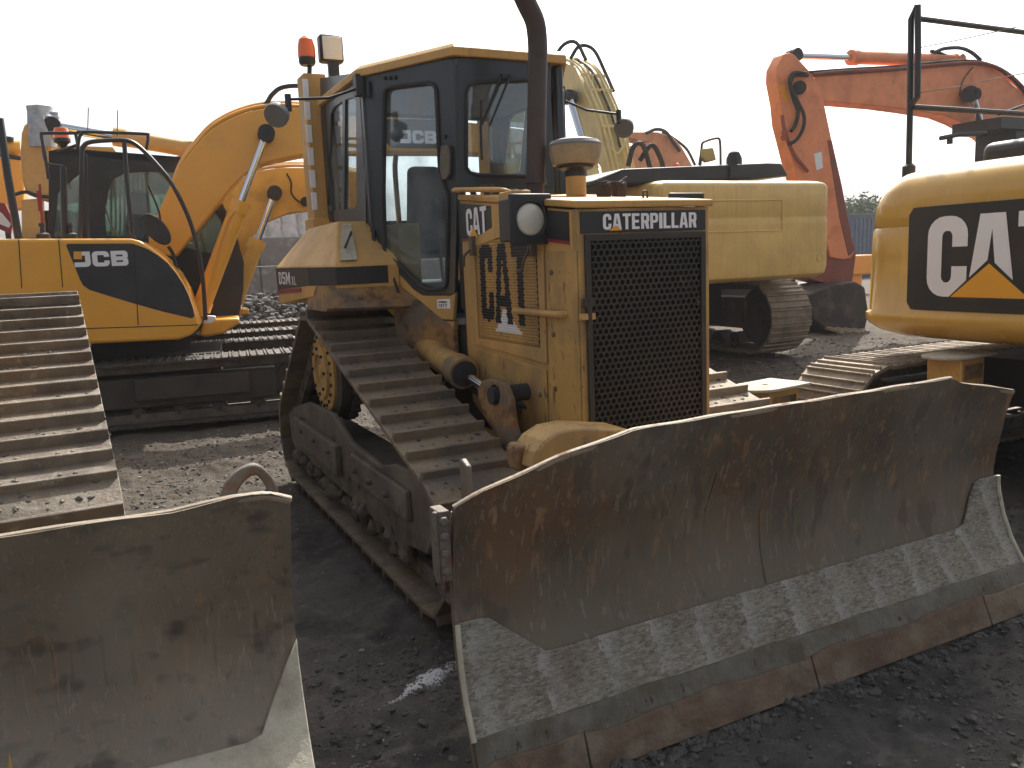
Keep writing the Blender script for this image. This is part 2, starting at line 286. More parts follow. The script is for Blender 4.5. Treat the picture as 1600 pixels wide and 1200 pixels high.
    def _build(s, name, m, parent=None, bevel=0, seg=2, smoothang=32, fix=True):
        me = bpy.data.meshes.new(name); c = sum(s.v, V((0, 0, 0)))/len(s.v)
        lo = V([min(p[i] for p in s.v) for i in range(3)]); hi = V([max(p[i] for p in s.v) for i in range(3)]); c = (lo+hi)/2
        if parent is None: c.z = lo.z
        me.from_pydata([p-c for p in s.v], [], s.f)
        for q in (m if isinstance(m, (list, tuple)) else [m]): me.materials.append(M[q] if isinstance(q, str) else q)
        if max(s.m) > 0: me.polygons.foreach_set('material_index', s.m)
        if fix:
            import bmesh
            bm = bmesh.new(); bm.from_mesh(me); bmesh.ops.recalc_face_normals(bm, faces=bm.faces); bm.to_mesh(me); bm.free()
        if smoothang: me.shade_smooth(); me.set_sharp_from_angle(angle=math.radians(smoothang))
        o = bpy.data.objects.new(name, me); COL.objects.link(o); WL[o.name] = c
        if parent: o.parent = parent; o.location = c-WL[parent.name]
        else: o.location = c
        if bevel:
            b = o.modifiers.new('bevel', 'BEVEL'); b.width = bevel; b.segments = seg; b.limit_method = 'ANGLE'; b.angle_limit = math.radians(35); b.harden_normals = False
        return o
def smooth(pts, sub=6):
    P = [V(p) for p in pts]; P = [P[0]*2-P[1]]+P+[P[-1]*2-P[-2]]; out = []
    for i in range(1, len(P)-2):
        for k in range(sub):
            t = k/sub; a, b, c, d = P[i-1:i+3]
            out.append(.5*((2*b)+(c-a)*t+(2*a-5*b+4*c-d)*t*t+(3*b-a-3*c+d)*t**3))
    return out+[P[-2]]
WID = {'I': .42, 'M': 1.35, 'A': 1.1, 'J': .95, 'L': .9, 'W': 1.4}
def arc(cx, cy, r, a0, a1, n=5): return [(cx+r*math.cos(math.radians(a0+(a1-a0)*i/n)), cy+r*math.sin(math.radians(a0+(a1-a0)*i/n))) for i in range(n+1)]
def glyph(c, w, t, th=None):
    r = min(w*.42, .26); ri = max(r-t*.75, .02); th = th or t*.85; g = .62; l = .38
    if c == 'C': return [[(w, g)]+arc(w-r, 1-r, r, 0, 90)+arc(r, 1-r, r, 90, 180)+arc(r, r, r, 180, 270)+arc(w-r, r, r, 270, 360)+[(w, l), (w-t, l)]+arc(w-t-ri, th+ri, ri, 0, -90, 3)+arc(t+ri, th+ri, ri, 270, 180, 3)+arc(t+ri, 1-th-ri, ri, 180, 90, 3)+arc(w-t-ri, 1-th-ri, ri, 90, 0, 3)+[(w-t, g)]]
    if c == 'A': return [[(0, 0), (w*.5-t*.75, 1), (w*.5+t*.75, 1), (w, 0), (w-t*1.02, 0), (w-t*1.13, .2), (t*1.13, .2), (t*1.02, 0)], [(t*1.22, .36), (w-t*1.22, .36), (w*.5, .82)]]
    if c == 'T': return [[(w/2-t/2, 0), (w/2+t/2, 0), (w/2+t/2, 1-th), (w, 1-th), (w, 1), (0, 1), (0, 1-th), (w/2-t/2, 1-th)]]
    if c == 'E': return [[(0, 0), (w*.92, 0), (w*.92, th), (t, th), (t, .5-th/2), (w*.85, .5-th/2), (w*.85, .5+th/2), (t, .5+th/2), (t, 1-th), (w*.92, 1-th), (w*.92, 1), (0, 1)]]
    if c == 'L': return [[(0, 0), (w, 0), (w, th), (t, th), (t, 1), (0, 1)]]
    if c == 'I': return [[(0, 0), (w, 0), (w, 1), (0, 1)]]
    if c == 'P': return [[(0, 0), (t, 0), (t, .38)]+arc(w-r*.8, .38+r*.8, r*.8, 270, 360, 4)+arc(w-r*.8, 1-r*.8, r*.8, 0, 90, 4)+[(0, 1)], [(t, .38+th), (w-t, .38+th), (w-t, 1-th), (t, 1-th)]]
    if c == 'R': return [[(0, 0), (t, 0), (t, .38), (w-t*1.5, .38), (w-t, 0), (w, 0), (w-t*.3, .42), (w, .52)]+arc(w-r*.8, 1-r*.8, r*.8, 0, 90, 4)+[(0, 1)], [(t, .38+th), (w-t, .38+th), (w-t, 1-th), (t, 1-th)]]
    if c == 'B': return [[(0, 0)]+arc(w-.2, .2, .2, 270, 360, 4)+[(w, .42), (w-.07, .5), (w, .58)]+arc(w-.2, .8, .2, 0, 90, 4)+[(0, 1)], [(t, th), (w-t, th), (w-t, .5-th/2), (t, .5-th/2)], [(t, .5+th/2), (w-t, .5+th/2), (w-t, 1-th), (t, 1-th)]]
    if c == 'D': return [[(0, 0)]+arc(w-r, r, r, 270, 360)+arc(w-r, 1-r, r, 0, 90)+[(0, 1)], [(t, th), (w-t, th), (w-t, 1-th), (t, 1-th)]]
    if c == 'J': return [[(w, 1), (w*.25, 1), (w*.25, 1-th), (w-t, 1-th)]+[(w-t, th*1.2), (0, th*1.2), (0, 0)]+arc(w-r, r, r, 270, 360)]
    if c == 'M': return [[(0, 0), (t, 0), (t, .6), (w/2, .1), (w-t, .6), (w-t, 0), (w, 0), (w, 1), (w-t, 1), (w/2, .5), (t, 1), (0, 1)]]
    if c == 'X': return [[(0, 0), (t, 0), (w/2, .35), (w-t, 0), (w, 0), (w/2+t*.55, .5), (w, 1), (w-t, 1), (w/2, .65), (t, 1), (0, 1), (w/2-t*.55, .5)]]
    if c == '5': return [[(0, .28), (0, .1), (.1, 0), (w-.1, 0), (w, .1), (w, .5), (w-.1, .62), (t, .62), (t, 1-th), (w, 1-th), (w, 1), (0, 1), (0, .46), (w-t, .46), (w-t, th), (t, th), (t, .28)]]
    if c == 'Y': return [[(w/2-t/2, 0), (w/2+t/2, 0), (w/2+t/2, .45), (w, 1), (w-t, 1), (w/2, .62), (t, 1), (0, 1), (w/2-t/2, .45)]]
    if c == 'O': return [arc(w-r, r, r, 270, 360)+arc(w-r, 1-r, r, 0, 90)+arc(r, 1-r, r, 90, 180)+arc(r, r, r, 180, 270), [(t, th), (w-t, th), (w-t, 1-th), (t, 1-th)]]
    if c == 'Q': return glyph('O', w, t)
    return [[(0, 0), (w, 0), (w, 1), (0, 1)]]
def rrect(u0, u1, v0, v1, r, n=4):
    return arc(u1-r, v0+r, r, -90, 0, n)+arc(u1-r, v1-r, r, 0, 90, n)+arc(u0+r, v1-r, r, 90, 180, n)+arc(u0+r, v0+r, r, 180, 270, n)
def polyin(pt, poly):
    x, y = pt; c = False; n = len(poly)
    for i in range(n):
        (x1, y1), (x2, y2) = poly[i], poly[i-1]
        if (y1 > y) != (y2 > y) and x < (x2-x1)*(y-y1)/(y2-y1)+x1: c = not c
    return c
# ---- crawler tracks
def hull_path(circ):
    n = len(circ); phi = []
    for i in range(n):
        a, b = circ[i], circ[(i+1) % n]; d = math.hypot(b[0]-a[0], b[1]-a[1]); phi.append(math.atan2(b[1]-a[1], b[0]-a[0])-math.acos((a[2]-b[2])/d))
    out = []
    for i in range(n):
        a0, a1 = phi[i-1], phi[i]
        while a1 < a0: a1 += 2*PI
        k = max(2, int((a1-a0)/.06)); s, z, r = circ[i]
        out += [(s+r*math.cos(a0+(a1-a0)*j/k), z+r*math.sin(a0+(a1-a0)*j/k)) for j in range(k+1)]
    return out
def resample(path, N_):
    P = path+[path[0]]; L = [0]
    for a, b in zip(P, P[1:]): L.append(L[-1]+math.hypot(b[0]-a[0], b[1]-a[1]))
    out = []; j = 0
    for k in range(N_):
        t = (k+.5)/N_*L[-1]
        while L[j+1] < t: j += 1
        q = (t-L[j])/max(1e-9, L[j+1]-L[j]); a, b = P[j], P[j+1]; d = math.hypot(b[0]-a[0], b[1]-a[1]) or 1
        out.append((a[0]+(b[0]-a[0])*q, a[1]+(b[1]-a[1])*q, (b[0]-a[0])/d, (b[1]-a[1])/d))
    return out, L[-1]
def track(parent, O, D, Lt, circ, width, pitch, m, hg=.05, ribs=1, link=.1, links_m='steel', jitter=0.0):
    """O centre-line origin on the ground, D travel direction, Lt lateral direction, circ = wheels (s, z, r) counter-clockwise"""
    O, D, Lt = V(O), V(D).normalized(), V(Lt).normalized(); U = V((0, 0, 1)); path = hull_path(circ)
    N_ = int(round(resample(path, 3)[1]/pitch)); S, per = resample(path, N_); p = per/N_
    k = MB(); Q, _ = resample(path, 90)
    for off in (-link, link):
        vs = []
        for (s, z, ts, tz) in Q:
            c = O+D*s+U*z; n = D*tz-U*ts
            for a, b in ((-.022, -.025), (.022, -.025), (.022, -.12), (-.022, -.12)): vs.append(c+Lt*(off+a)+n*b)
        nn = len(Q); k.add(vs, [(i*4+j, i*4+(j+1) % 4, ((i+1) % nn)*4+(j+1) % 4, ((i+1) % nn)*4+j) for i in range(nn) for j in range(4)])
    for (s, z, ts, tz) in S:
        c = O+D*s+U*z; n = D*tz-U*ts; k.cyl(c-Lt*(link+.035)-n*.075, c+Lt*(link+.035)-n*.075, .028, n=8)
    tr = k.build('track', links_m, parent)
    w = width/2; sh = MB(); e = p*.5
    sh.prism([(-w, -e-.012, .0), (-w, -e+.02, -.022), (-w, e-.01, -.022), (-w, e+.012, -.012), (-w, e+.012, .004), (-w, -e+.01, .008)], (2*w, 0, 0))
    if ribs == 1:
        sh.prism([(-w+.004, -e-.008, 0), (-w+.004, -e-.001, hg), (-w+.004, -e+.018, hg), (-w+.004, -e+.034, .012), (-w+.004, -e+.05, .004)], (2*w-.008, 0, 0))
    else:
        for q in range(ribs):
            y = -e+.02+(p-.035)*q/(ribs-1); sh.prism([(-w+.01, y-.014, 0), (-w+.01, y-.005, hg), (-w+.01, y+.006, hg), (-w+.01, y+.016, 0)], (2*w-.02, 0, 0))
    for bx in (-link-.03, -link+.03, link-.03, link+.03): sh.lathe((bx, .012, .0), (0, 0, 1), [(.011, 0), (.011, .011), (.007, .012)], 6)
    first = None
    for (s, z, ts, tz) in S:
        c = O+D*s+U*z; n = (D*tz-U*ts); t = D*ts+U*tz
        if Lt.cross(t).dot(n) < 0: t = -t
        R = Matrix([[Lt[i], t[i], n[i]] for i in range(3)])
        if jitter: R = R @ Matrix.Rotation(random.uniform(-jitter, jitter), 3, 'X')
        if first is None:
            first = sh.build('track_shoe', m, tr, bevel=.004, seg=1); o = first; c0 = WL[o.name].copy()
        else: o = first.copy(); COL.objects.link(o); o.parent = tr
        pos = c+R @ c0; o.matrix_local = Matrix.Translation(pos-WL[tr.name]) @ R.to_4x4()
    return tr
def wheel(b, c, axis, r, wd, n=28, mi=0):
    a = V(axis).normalized(); c = V(c)
    b.lathe(c-a*wd/2, a, [(r*.3, -.02), (r*.32, 0), (r*.75, .012), (r*.8, 0), (r*.97, 0), (r, .012), (r, wd-.012), (r*.97, wd), (r*.3, wd)], n, mi)
def bolt_row(b, pts, axis, r=.014, h=.012):
    for p in pts: b.lathe(p, axis, [(r, 0), (r, h), (r*.5, h*1.1)], 6)
def cylinder(parent, a, b, frac, rb, rr, mb, name='hydraulic_cylinder', mr='chrome'):
    a, b = V(a), V(b); m_ = a.lerp(b, frac); d = (b-a).normalized()
    k = MB(); k.cyl(a, m_, rb, n=20); k.cyl(m_-d*rb*1.1, m_+d*rb*.3, rb*1.16, n=20); k.cyl(a-d*rb*.2, a+d*rb*.9, rb*1.12, n=20)
    lat = d.cross(V((0, 0, 1))).normalized(); lat = lat if lat.length > .1 else V((1, 0, 0))
    k.cyl(a-lat*rb*1.1, a+lat*rb*1.1, rb*.9, n=16)
    o = k.build(name, mb, parent); q = MB(); q.cyl(m_, b, rr, n=16); q.build('rod', mr, o)
    e = MB(); e.cyl(b-lat*rb*1.0, b+lat*rb*1.0, rb*.95, n=16); e.build('rod_eye', 'rubber', o); return o
#PART2
# ------------------------------------------------------------------ BULLDOZER (centre)
XC = 2.365
mx = lambda p: V((2*XC-p[0], p[1], p[2]))
dz = thing('bulldozer', 'worn yellow bulldozer with black cab, upright exhaust and wide scratched steel blade, in the centre', 'bulldozer', (XC, 4.9, 0))
CIRC = [(3.57, .385, .335), (6.52, .385, .335), (5.62, .985, .375)]
def crawler(root, xi, xo, side, circ, m, hg=.05, pitch=.198, link=.1, dirv=(0, 1, 0), lat=(1, 0, 0), name_hub='dozer_low'):
    """xi..xo lateral span; side=-1: outer face towards -x"""
    xm = (xi+xo)/2; D = V(dirv); L = V(lat)
    W = lambda s, x, z: V((xm, 0, 0))*0 + D*s + L*x + V((0, 0, z))
    tr = track(root, L*xm, D, L, circ, abs(xo-xi), pitch, m, hg=hg, link=link)
    f, r, sp = circ[0], circ[1], circ[2] if len(circ) > 2 else None
    rf = MB(); a, b = f[0]+.3, r[0]-.3
    rf.obox(W(a, xm-.15, .24), D*(b-a), L*.30, (0, 0, .30)); fr = rf.build('roller_frame', 'mudframe', root, bevel=.03)
    k = MB(); gx = xm+side*.17
    g = [(3.42, .50), (3.52, .62), (3.75, .68), (4.05, .66), (4.3, .60), (4.9, .62), (5.3, .74), (6.0, .72), (6.55, .60), (6.75, .52), (6.7, .30), (6.5, .22), (6.2, .28), (6.0, .25), (5.0, .25), (4.3, .24), (4.25, .14), (3.95, .14), (3.9, .26), (3.62, .30)]
    if abs(f[0]-3.57) < .01 or True:
        k.prism([W(s-3.57+f[0], gx-.02, z) for s, z in g], L*.04)
    k.obox(W(f[0]+.22, gx+side*.02, .42), D*1.0, L*side*.035, (0, 0, .16)); k.obox(W(f[0]+1.55, gx+side*.02, .36), D*1.25, L*side*.045, (0, 0, .2))
    bolt_row(k, [W(f[0]+q, gx+side*.02, .5) for q in (.5, .8, 1.1, 1.7, 2.1, 2.5)], L*side, .022, .06)
    tg = k.build('track_guard', 'mudframe', fr, bevel=.02)
    k = MB()
    for q in range(110):
        s0 = f[0]+.3+random.random()*2.7; r_ = random.uniform(.012, .05); zc = .25-random.random()*.09 if q % 3 else random.uniform(.3, .6)
        if q % 3 == 0: r_ *= .5
        cc = W(s0, gx-side*.0+random.uniform(-.01, .03)*side, zc); n0 = len(k.v)
        k.lathe(cc-V((0, 0, r_)), (0, 0, 1), [(r_*.2, 0), (r_*.7, r_*.3), (r_, r_*.9), (r_*.85, r_*1.5), (r_*.3, r_*2)], 7)
        for i in range(n0, len(k.v)): k.v[i] += V((random.uniform(-.3, .3), random.uniform(-.3, .3), random.uniform(-.35, .35)))*r_
    k.build('mud_clods', 'mudframe', fr, smoothang=60)['kind'] = 'stuff'
    w = MB()
    for c, rr in ((f, f[2]-.11), (r, r[2]-.11)): wheel(w, W(c[0], xm, c[1]), L, rr, .2)
    wi = w.build('idler_wheel', 'steel', root)
    for q in range(6):
        w = MB(); wheel(w, W(f[0]+.5+q*(r[0]-f[0]-1)/5, xm, .19), L, .11, .22, 16); w.build('track_roller', 'steel', fr)
    if sp:
        w = MB(); n = 25; R0 = sp[2]-.02; pts = []
        for q in range(n*2):
            rr = R0 if q % 2 == 0 else R0-.065; pts += [W(sp[0]+rr*math.cos(PI*(q+d)/n), xm-.035, sp[1]+rr*math.sin(PI*(q+d)/n)) for d in (-.25, .25)]
        w.prism(pts, L*.07); so = w.build('sprocket', 'shoedark', root, bevel=.004, seg=1)
        w = MB(); w.lathe(W(sp[0], xm+side*.02, sp[1]), L*side, [(.285, .10), (.285, .125), (.275, .132), (.20, .135), (.195, .155), (.12, .16), (.115, .14), (.05, .14), (.04, .155)], 40); w.build('final_drive_hub', name_hub, so)
        w = MB(); w.lathe(W(sp[0], xm+side*.02, sp[1]), L*side, [(.31, 0), (.33, .02), (.335, .09), (.30, .105), (.28, .11)], 50); w.build('hub_drum', 'shoedark', so)
        w = MB()
        for q in range(20): aa = 2*PI*q/20; w.lathe(W(sp[0]+.24*math.cos(aa), xm+side*.15, sp[1]+.24*math.sin(aa)), L*side, [(.013, 0), (.013, .014), (.008, .016)], 6)
        for q in range(8): aa = 2*PI*q/8; w.lathe(W(sp[0]+.155*math.cos(aa), xm+side*.17, sp[1]+.155*math.sin(aa)), L*side, [(.012, 0), (.012, .02), (.008, .022)], 6)
        w.build('hub_bolts', 'rubber', so)
    return tr
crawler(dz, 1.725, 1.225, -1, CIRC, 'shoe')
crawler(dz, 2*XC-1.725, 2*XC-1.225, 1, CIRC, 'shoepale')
# body under the hood
b = MB(); b.box(XC-.36, XC+.36, 3.5, 6.6, .45, 1.3); b.box(XC-.6, XC+.6, 5.2, 6.5, .6, 1.55);
b.build('main_frame', 'dark', dz, bevel=.03)
# ---- hood
HX0, HX1, HY, HR = 1.985, 2.745, 3.29, 4.63
def hz(y): return 1.94+(y-HY)*.105
b = MB(); bt = .50
b.prism([(HX0, HY+.05, bt), (HX0, HR, 1.0), (HX0, HR, hz(HR)-.03), (HX0, HY+.05, hz(HY)-.035)], (HX1-HX0, 0, 0))
hood = b.build('hood', 'dozer', dz, bevel=.006)
b = MB(); b.prism([(HX0-.02, HY-.01, hz(HY)-.03), (HX1+.02, HY-.01, hz(HY)-.03), (HX1+.02, HY-.01, hz(HY)), (HX0-.02, HY-.01, hz(HY))], (0, .01, 0))
b.v = []; b.f = []; b.m = []
b.obox((HX0-.015, HY-.02, hz(HY)-.032), (HX1-HX0+.03, 0, 0), (0, HR-HY+.02, .105*(HR-HY)), (0, 0, .034))
b.build('hood_top', 'dozer', hood, bevel=.008)
# front frame around grille
gx0, gx1, gz0, gz1 = HX0+.035, HX1-.035, .58, hz(HY)-.155
b = MB(); b.holed([(HX0, HY, .50), (HX1, HY, .50), (HX1, HY, hz(HY)-.033), (HX0, HY, hz(HY)-.033)], [[(gx0, HY, gz0), (gx1, HY, gz0), (gx1, HY, gz1), (gx0, HY, gz1)]], (0, .05, 0))
b.build('front_frame', 'dozer_low', hood, bevel=.004)
def perforated(b, O, ux, uy, w, h, a, rr, thick, n=10, paint=None, fill_mi=0):
    """hexagonally spaced round holes; a = spacing"""
    O, ux, uy = V(O), V(ux).normalized(), V(uy).normalized(); nrm = ux.cross(uy)
    dy = a*.8660254; rows = int(h/dy); cols = int(w/a); ox = (w-cols*a)/2; oy = (h-rows*dy)/2
    R = a/math.sqrt(3)
    for j in range(rows):
        for i in range(cols - (j % 2)):
            cx = ox+a*(i+.5+(.5 if j % 2 else 0)); cy = oy+dy*(j+.5); hx = []; ci = []
            for q in range(12):
                th = PI/2+2*PI*q/12; rad = R if q % 2 == 0 else a/2
                hx.append(O+ux*(cx+rad*math.cos(th))+uy*(cy+rad*math.sin(th))); ci.append(O+ux*(cx+rr*math.cos(th))+uy*(cy+rr*math.sin(th)))
            mi = 1 if paint and polyany((cx/w, cy/h), paint) else (2 if paint and paint[1] and polyin((cx/w, cy/h), paint[1]) else 0)
            vs = hx+ci+[p-nrm*thick for p in ci]
            b.add(vs, [(q, (q+1) % 12, 12+(q+1) % 12, 12+q) for q in range(12)]+[(12+q, 12+(q+1) % 12, 24+(q+1) % 12, 24+q) for q in range(12)], mi)
    return ox, oy
def polyany(pt, paint): return sum(polyin(pt, g) for g in paint[0]) == 1
b = MB(); ox, oy = perforated(b, (gx0+.012, HY-.012, gz0+.01), (1, 0, 0), (0, 0, 1), gx1-gx0-.024, gz1-gz0-.02, .0325, .0132, .006)
gl = b.build('grille', 'grille', hood, smoothang=0, fix=False)
b = MB(); b.holed([(gx0-.004, HY-.016, gz0-.004), (gx1+.004, HY-.016, gz0-.004), (gx1+.004, HY-.016, gz1+.004), (gx0-.004, HY-.016, gz1+.004)],
  [[(gx0+.026, HY-.016, gz0+.026), (gx1-.026, HY-.016, gz0+.026), (gx1-.026, HY-.016, gz1-.026), (gx0+.026, HY-.016, gz1-.026)]], (0, .014, 0)); b.build('grille_rim', 'grille', gl, bevel=.003)
b = MB(); b.box(gx0-.005, gx1+.005, HY+.028, HY+.034, gz0-.005, gz1+.005); b.build('radiator_core', 'void', gl)
b = MB(); b.box(gx0-.03, gx0+.035, HY-.035, HY-.014, 1.46, 1.50); b.box(gx0-.03, gx0+.03, HY-.04, HY-.014, .73, .80); b.cyl((gx0-.0, HY-.03, 1.38), (gx0, HY-.03, 1.5), .012); b.box(gx0-.05, gx0+.03, HY-.035, HY-.014, 1.40, 1.43, 1); b.cyl((gx1-.05, HY-.02, 1.44), (gx1-.05, HY-.01, 1.44), .014)
b.build('grille_hinge', ['grille', 'dozer'], gl, bevel=.003)
# name board
b = MB(); s0 = hz(HY)-.145; b.box(gx0-.02, gx1+.01, HY-.006, HY-.001, s0, s0+.098); sg = b.build('name_board', 'black', hood)
b = MB(); b.text('CATERPILLAR', (2.118, HY-.0095, s0+.013), (.083, 0, 0), (0, 0, .073), w=.56, t=.2, gap=.07); b.build('lettering', 'white', sg, smoothang=0, fix=False)
b = MB(); b.prism([(2.150, HY-.0125, s0+.009), (2.222, HY-.0125, s0+.009), (2.186, HY-.0125, s0+.032)], (0, .002, 0)); b.build('triangle', 'amber', sg)
# side stripe
X = HX0
def hs(y, dz_): return V((X-.003, y, hz(y)+dz_))
b = MB(); b.prism([hs(3.36, -.05), hs(3.62, -.05), hs(3.62, -.2), hs(3.36, -.2)], (.002, 0, 0)); b.prism([hs(4.2, -.05), hs(4.62, -.05), hs(4.62, -.27), hs(4.2, -.25)], (.002, 0, 0)); st = b.build('side_band', 'black', hood)
b = MB(); b.prism([hs(3.36, -.185)-V((.002, 0, 0)), hs(3.62, -.185)-V((.002, 0, 0)), hs(3.62, -.2)-V((.002, 0, 0)), hs(3.36, -.2)-V((.002, 0, 0))], (.002, 0, 0)); b.prism([hs(4.2, -.235)-V((.002, 0, 0)), hs(4.62, -.255)-V((.002, 0, 0)), hs(4.62, -.27)-V((.002, 0, 0)), hs(4.2, -.25)-V((.002, 0, 0))], (.002, 0, 0)); b.build('red_stripe', 'red', st)
b = MB(); b.text('CAT', hs(4.535, -.235)-V((.004, 0, 0)), (0, -.155, 0), (0, 0, .155), w=.56, t=.19, gap=.05); b.build('lettering', 'white', st, smoothang=0, fix=False)
b = MB(); b.prism([hs(4.50, -.238)-V((.006, 0, 0)), hs(4.36, -.238)-V((.006, 0, 0)), hs(4.43, -.18)-V((.006, 0, 0))], (.001, 0, 0)); b.build('triangle', 'amber', st)
# perforated side door with the big painted letters
vy0, vy1, vz0, vz1 = 4.42, 3.67, 1.245, 1.86
b = MB(); b.holed([(X-.014, 4.50, 1.20), (X-.014, 3.60, 1.165), (X-.014, 3.60, 1.985), (X-.014, 4.50, 1.80)], [[(X-.014, vy0+.006, vz0-.006), (X-.014, vy1-.006, vz0-.006), (X-.014, vy1-.006, vz1+.0), (X-.014, vy0+.006, 1.77)]], (.012, 0, 0))
door = b.build('side_door', 'dozer', hood, bevel=.003)
gw, gh = vy0-vy1, vz1-vz0
let = []
for ch, x0, w_ in (('C', .08, .22), ('A', .315, .29), ('T', .62, .25)):
    let += [[(x0+a, .17+c_*.70) for a, c_ in g] for g in glyph(ch, w_, .088, .17)]
let = [let[0], let[1]+let[2][::-1], let[3]] if False else let
b = MB(); perforated(b, (X-.010, vy0, vz0), (0, -1, 0), (0, 0, 1), gw, gh, .0180, .0056, .004, paint=(let, [(.30, .07), (.74, .09), (.47, .30)]))
keep = [i for i, f in enumerate(b.f) if b.v[f[0]].z < 1.775+(4.42-b.v[f[0]].y)*.09]
b.f = [b.f[i] for i in keep]; b.m = [b.m[i] for i in keep]
b.build('vent_screen', ['dozer', 'black', 'white'], door, smoothang=0, fix=False)
b = MB(); b.box(X-.002, X-.001, vy1, vy0, vz0, vz1); b.build('vent_backing', 'void', door)
# lower side panel, column, latches, bolts, seams
b = MB(); b.prism([(X-.012, 4.56, 1.175), (X-.012, 3.62, 1.135), (X-.012, 3.62, .62), (X-.012, 4.1, .62), (X-.012, 4.56, .85)], (.01, 0, 0)); b.build('lower_side_panel', 'dozer_low', hood, bevel=.004)
b = MB(); b.box(X-.012, X-.001, HY+.005, 3.585, .66, 1.72); b.build('front_side_column', 'dozer_low', hood, bevel=.004)
b = MB(); bolt_row(b, [(X-.012, 3.52, z) for z in (1.62, 1.32, 1.05)]+[(X-.012, 3.68, 1.0), (X-.012, 4.3, 1.0)], (-1, 0, 0), .014, .01)
b.box(X-.04, X-.01, 4.40, 4.44, 1.72, 1.83); b.curve([(X-.03, 4.42, 1.76), (X-.07, 4.44, 1.72), (X-.06, 4.48, 1.66)], .008); b.box(X-.045, X-.01, 3.66, 3.71, 1.70, 1.84); b.curve([(X-.04, 3.69, 1.74), (X-.07, 3.7, 1.68), (X-.05, 3.76, 1.64), (X-.05, 3.82, 1.63)], .008)
b.build('latch', 'steel', hood, bevel=.003)
b = MB(); b.curve([(X-.0, 3.88, 1.425), (X-.045, 3.87, 1.425), (X-.055, 3.8, 1.425), (X-.055, 3.45, 1.425), (X-.045, 3.40, 1.425), (X-.0, 3.39, 1.425)], .016); b.build('grab_handle', 'dozer', hood)
# head lamps (both sides)
for sgn in (0, 1):
    q = (lambda p: V(p)) if not sgn else mx
    p0 = ax(851, 343, X); y0 = p0.y; c = ay(826, 343, y0); s = .115
    b = MB(); b.holed([q(c+V(t)) for t in ((-s, -.03, -s*1.05), (s, -.03, -s*1.05), (s, -.03, s*1.05), (-s, -.03, s*1.05))], [[q(c+V((.078*math.cos(a_), -.03, .078*math.sin(a_)))) for a_ in [2*PI*k_/24 for k_ in range(24)]]], (0, .02, 0))
    b.obox(q(c+V((-s*.86, -.01, -s*.9))), (s*1.72*(1-2*sgn), 0, 0), (0, .14, 0), (0, 0, s*1.8)); hl = b.build('headlight', 'black', dz, bevel=.008)
    b = MB(); b.lathe(q(c+V((0, -.014, 0))), (0, -1, 0), [(.079, 0), (.076, .006), (.062, .013), (.045, .018), (.025, .021), (.004, .0225)], 32); b.build('lens', 'lens', hl, smoothang=80)
b = MB(); b.box(X-.10, X, y0+.13, y0+.30, 1.86, 2.03); b.build('hood_shoulder', 'dozer', hood, bevel=.008)
b = MB(); b.curve([(X-.02, 4.6, 2.10), (X-.07, 4.55, 2.10), (X-.09, 4.4, 2.09), (X-.02, 4.06, 2.06), (X+.03, 4.02, 2.045)], .014); b.build('hand_rail', 'dozer', hood)
b = MB(); b.cyl((X+.12, 4.5, hz(4.5)), (X+.12, 4.5, hz(4.5)+.04), .018, n=10); b.cyl((X+.12, 4.5, hz(4.5)+.04), (X+.12, 4.5, hz(4.5)+.06), .045, n=14); b.build('filler_cap', 'pipe', hood)
# exhaust, pre-cleaner, brackets
ey = 4.28; e0 = ay(836, 291, ey)
b = MB(); path = [V((e0.x, ey, hz(ey)-.01)), ay(838, 200, ey), ay(840, 110, ey), ay(840, 70, ey), ay(836, 35, ey-.01), ay(824, 8, ey-.03), ay(808, -25, ey-.06), ay(790, -50, ey-.08)]
b.tube(smooth(path[2:], 5), .056, 20); b.tube([path[0], path[0].lerp(path[1], .22), path[0].lerp(path[1], .24), path[2]], [.050, .050, .0555, .0555], 20); b.tube([path[0].lerp(path[1], .20), path[0].lerp(path[1], .27)], .062, 20)
b.lathe(path[0]-V((0, 0, .005)), (0, 0, 1), [(.075, 0), (.075, .015), (.055, .018)], 20)
b.build('exhaust_pipe', 'pipe', dz)
pc = ay(900, 291, 4.15)
b = MB(); b.cyl((pc.x, 4.15, hz(4.15)), (pc.x, 4.15, hz(4.15)+.11), .058, n=24); pr = b.build('air_intake_stack', 'dozer', dz)
zt = hz(4.15)+.11
b = MB(); b.lathe((pc.x, 4.15, zt), (0, 0, 1), [(.062, 0), (.062, .03), (.10, .045), (.105, .06), (.128, .07)], 28); b.build('precleaner_base', 'black', pr)
b = MB(); b.lathe((pc.x, 4.15, zt+.065), (0, 0, 1), [(.130, 0), (.146, .06), (.150, .10), (.146, .105)], 32); b.build('precleaner_bowl', 'precl', pr)
b = MB(); b.lathe((pc.x, 4.15, zt+.166), (0, 0, 1), [(.150, 0), (.150, .012), (.135, .03), (.09, .042), (.01, .046)], 32); b.build('precleaner_cap', 'greyplastic', pr)
b = MB()
for k in (0, 1):
    c = ay(944+k*24, 293, 3.9); b.box(c.x-.034, c.x+.034, 3.88, 3.93, hz(3.9), hz(3.9)+.085); b.lathe((c.x, 3.88, c.z+.01), (0, -1, 0), [(.026, 0), (.026, .01), (.014, .012), (.012, .035)], 14)
b.curve([(c.x, 3.9, hz(3.9)+.08), (c.x+.05, 3.9, hz(3.9)+.11)], .006)
b.build('hood_bracket', 'pipe', dz, bevel=.003)
c = ay(1008, 303, 3.5); b = MB(); b.curve([c+V((-.012, 0, -.03)), c+V((-.012, 0, .01)), c+V((.012, 0, .01)), c+V((.012, 0, -.03))], .005); b.build('lifting_eye', 'pipe', hood)
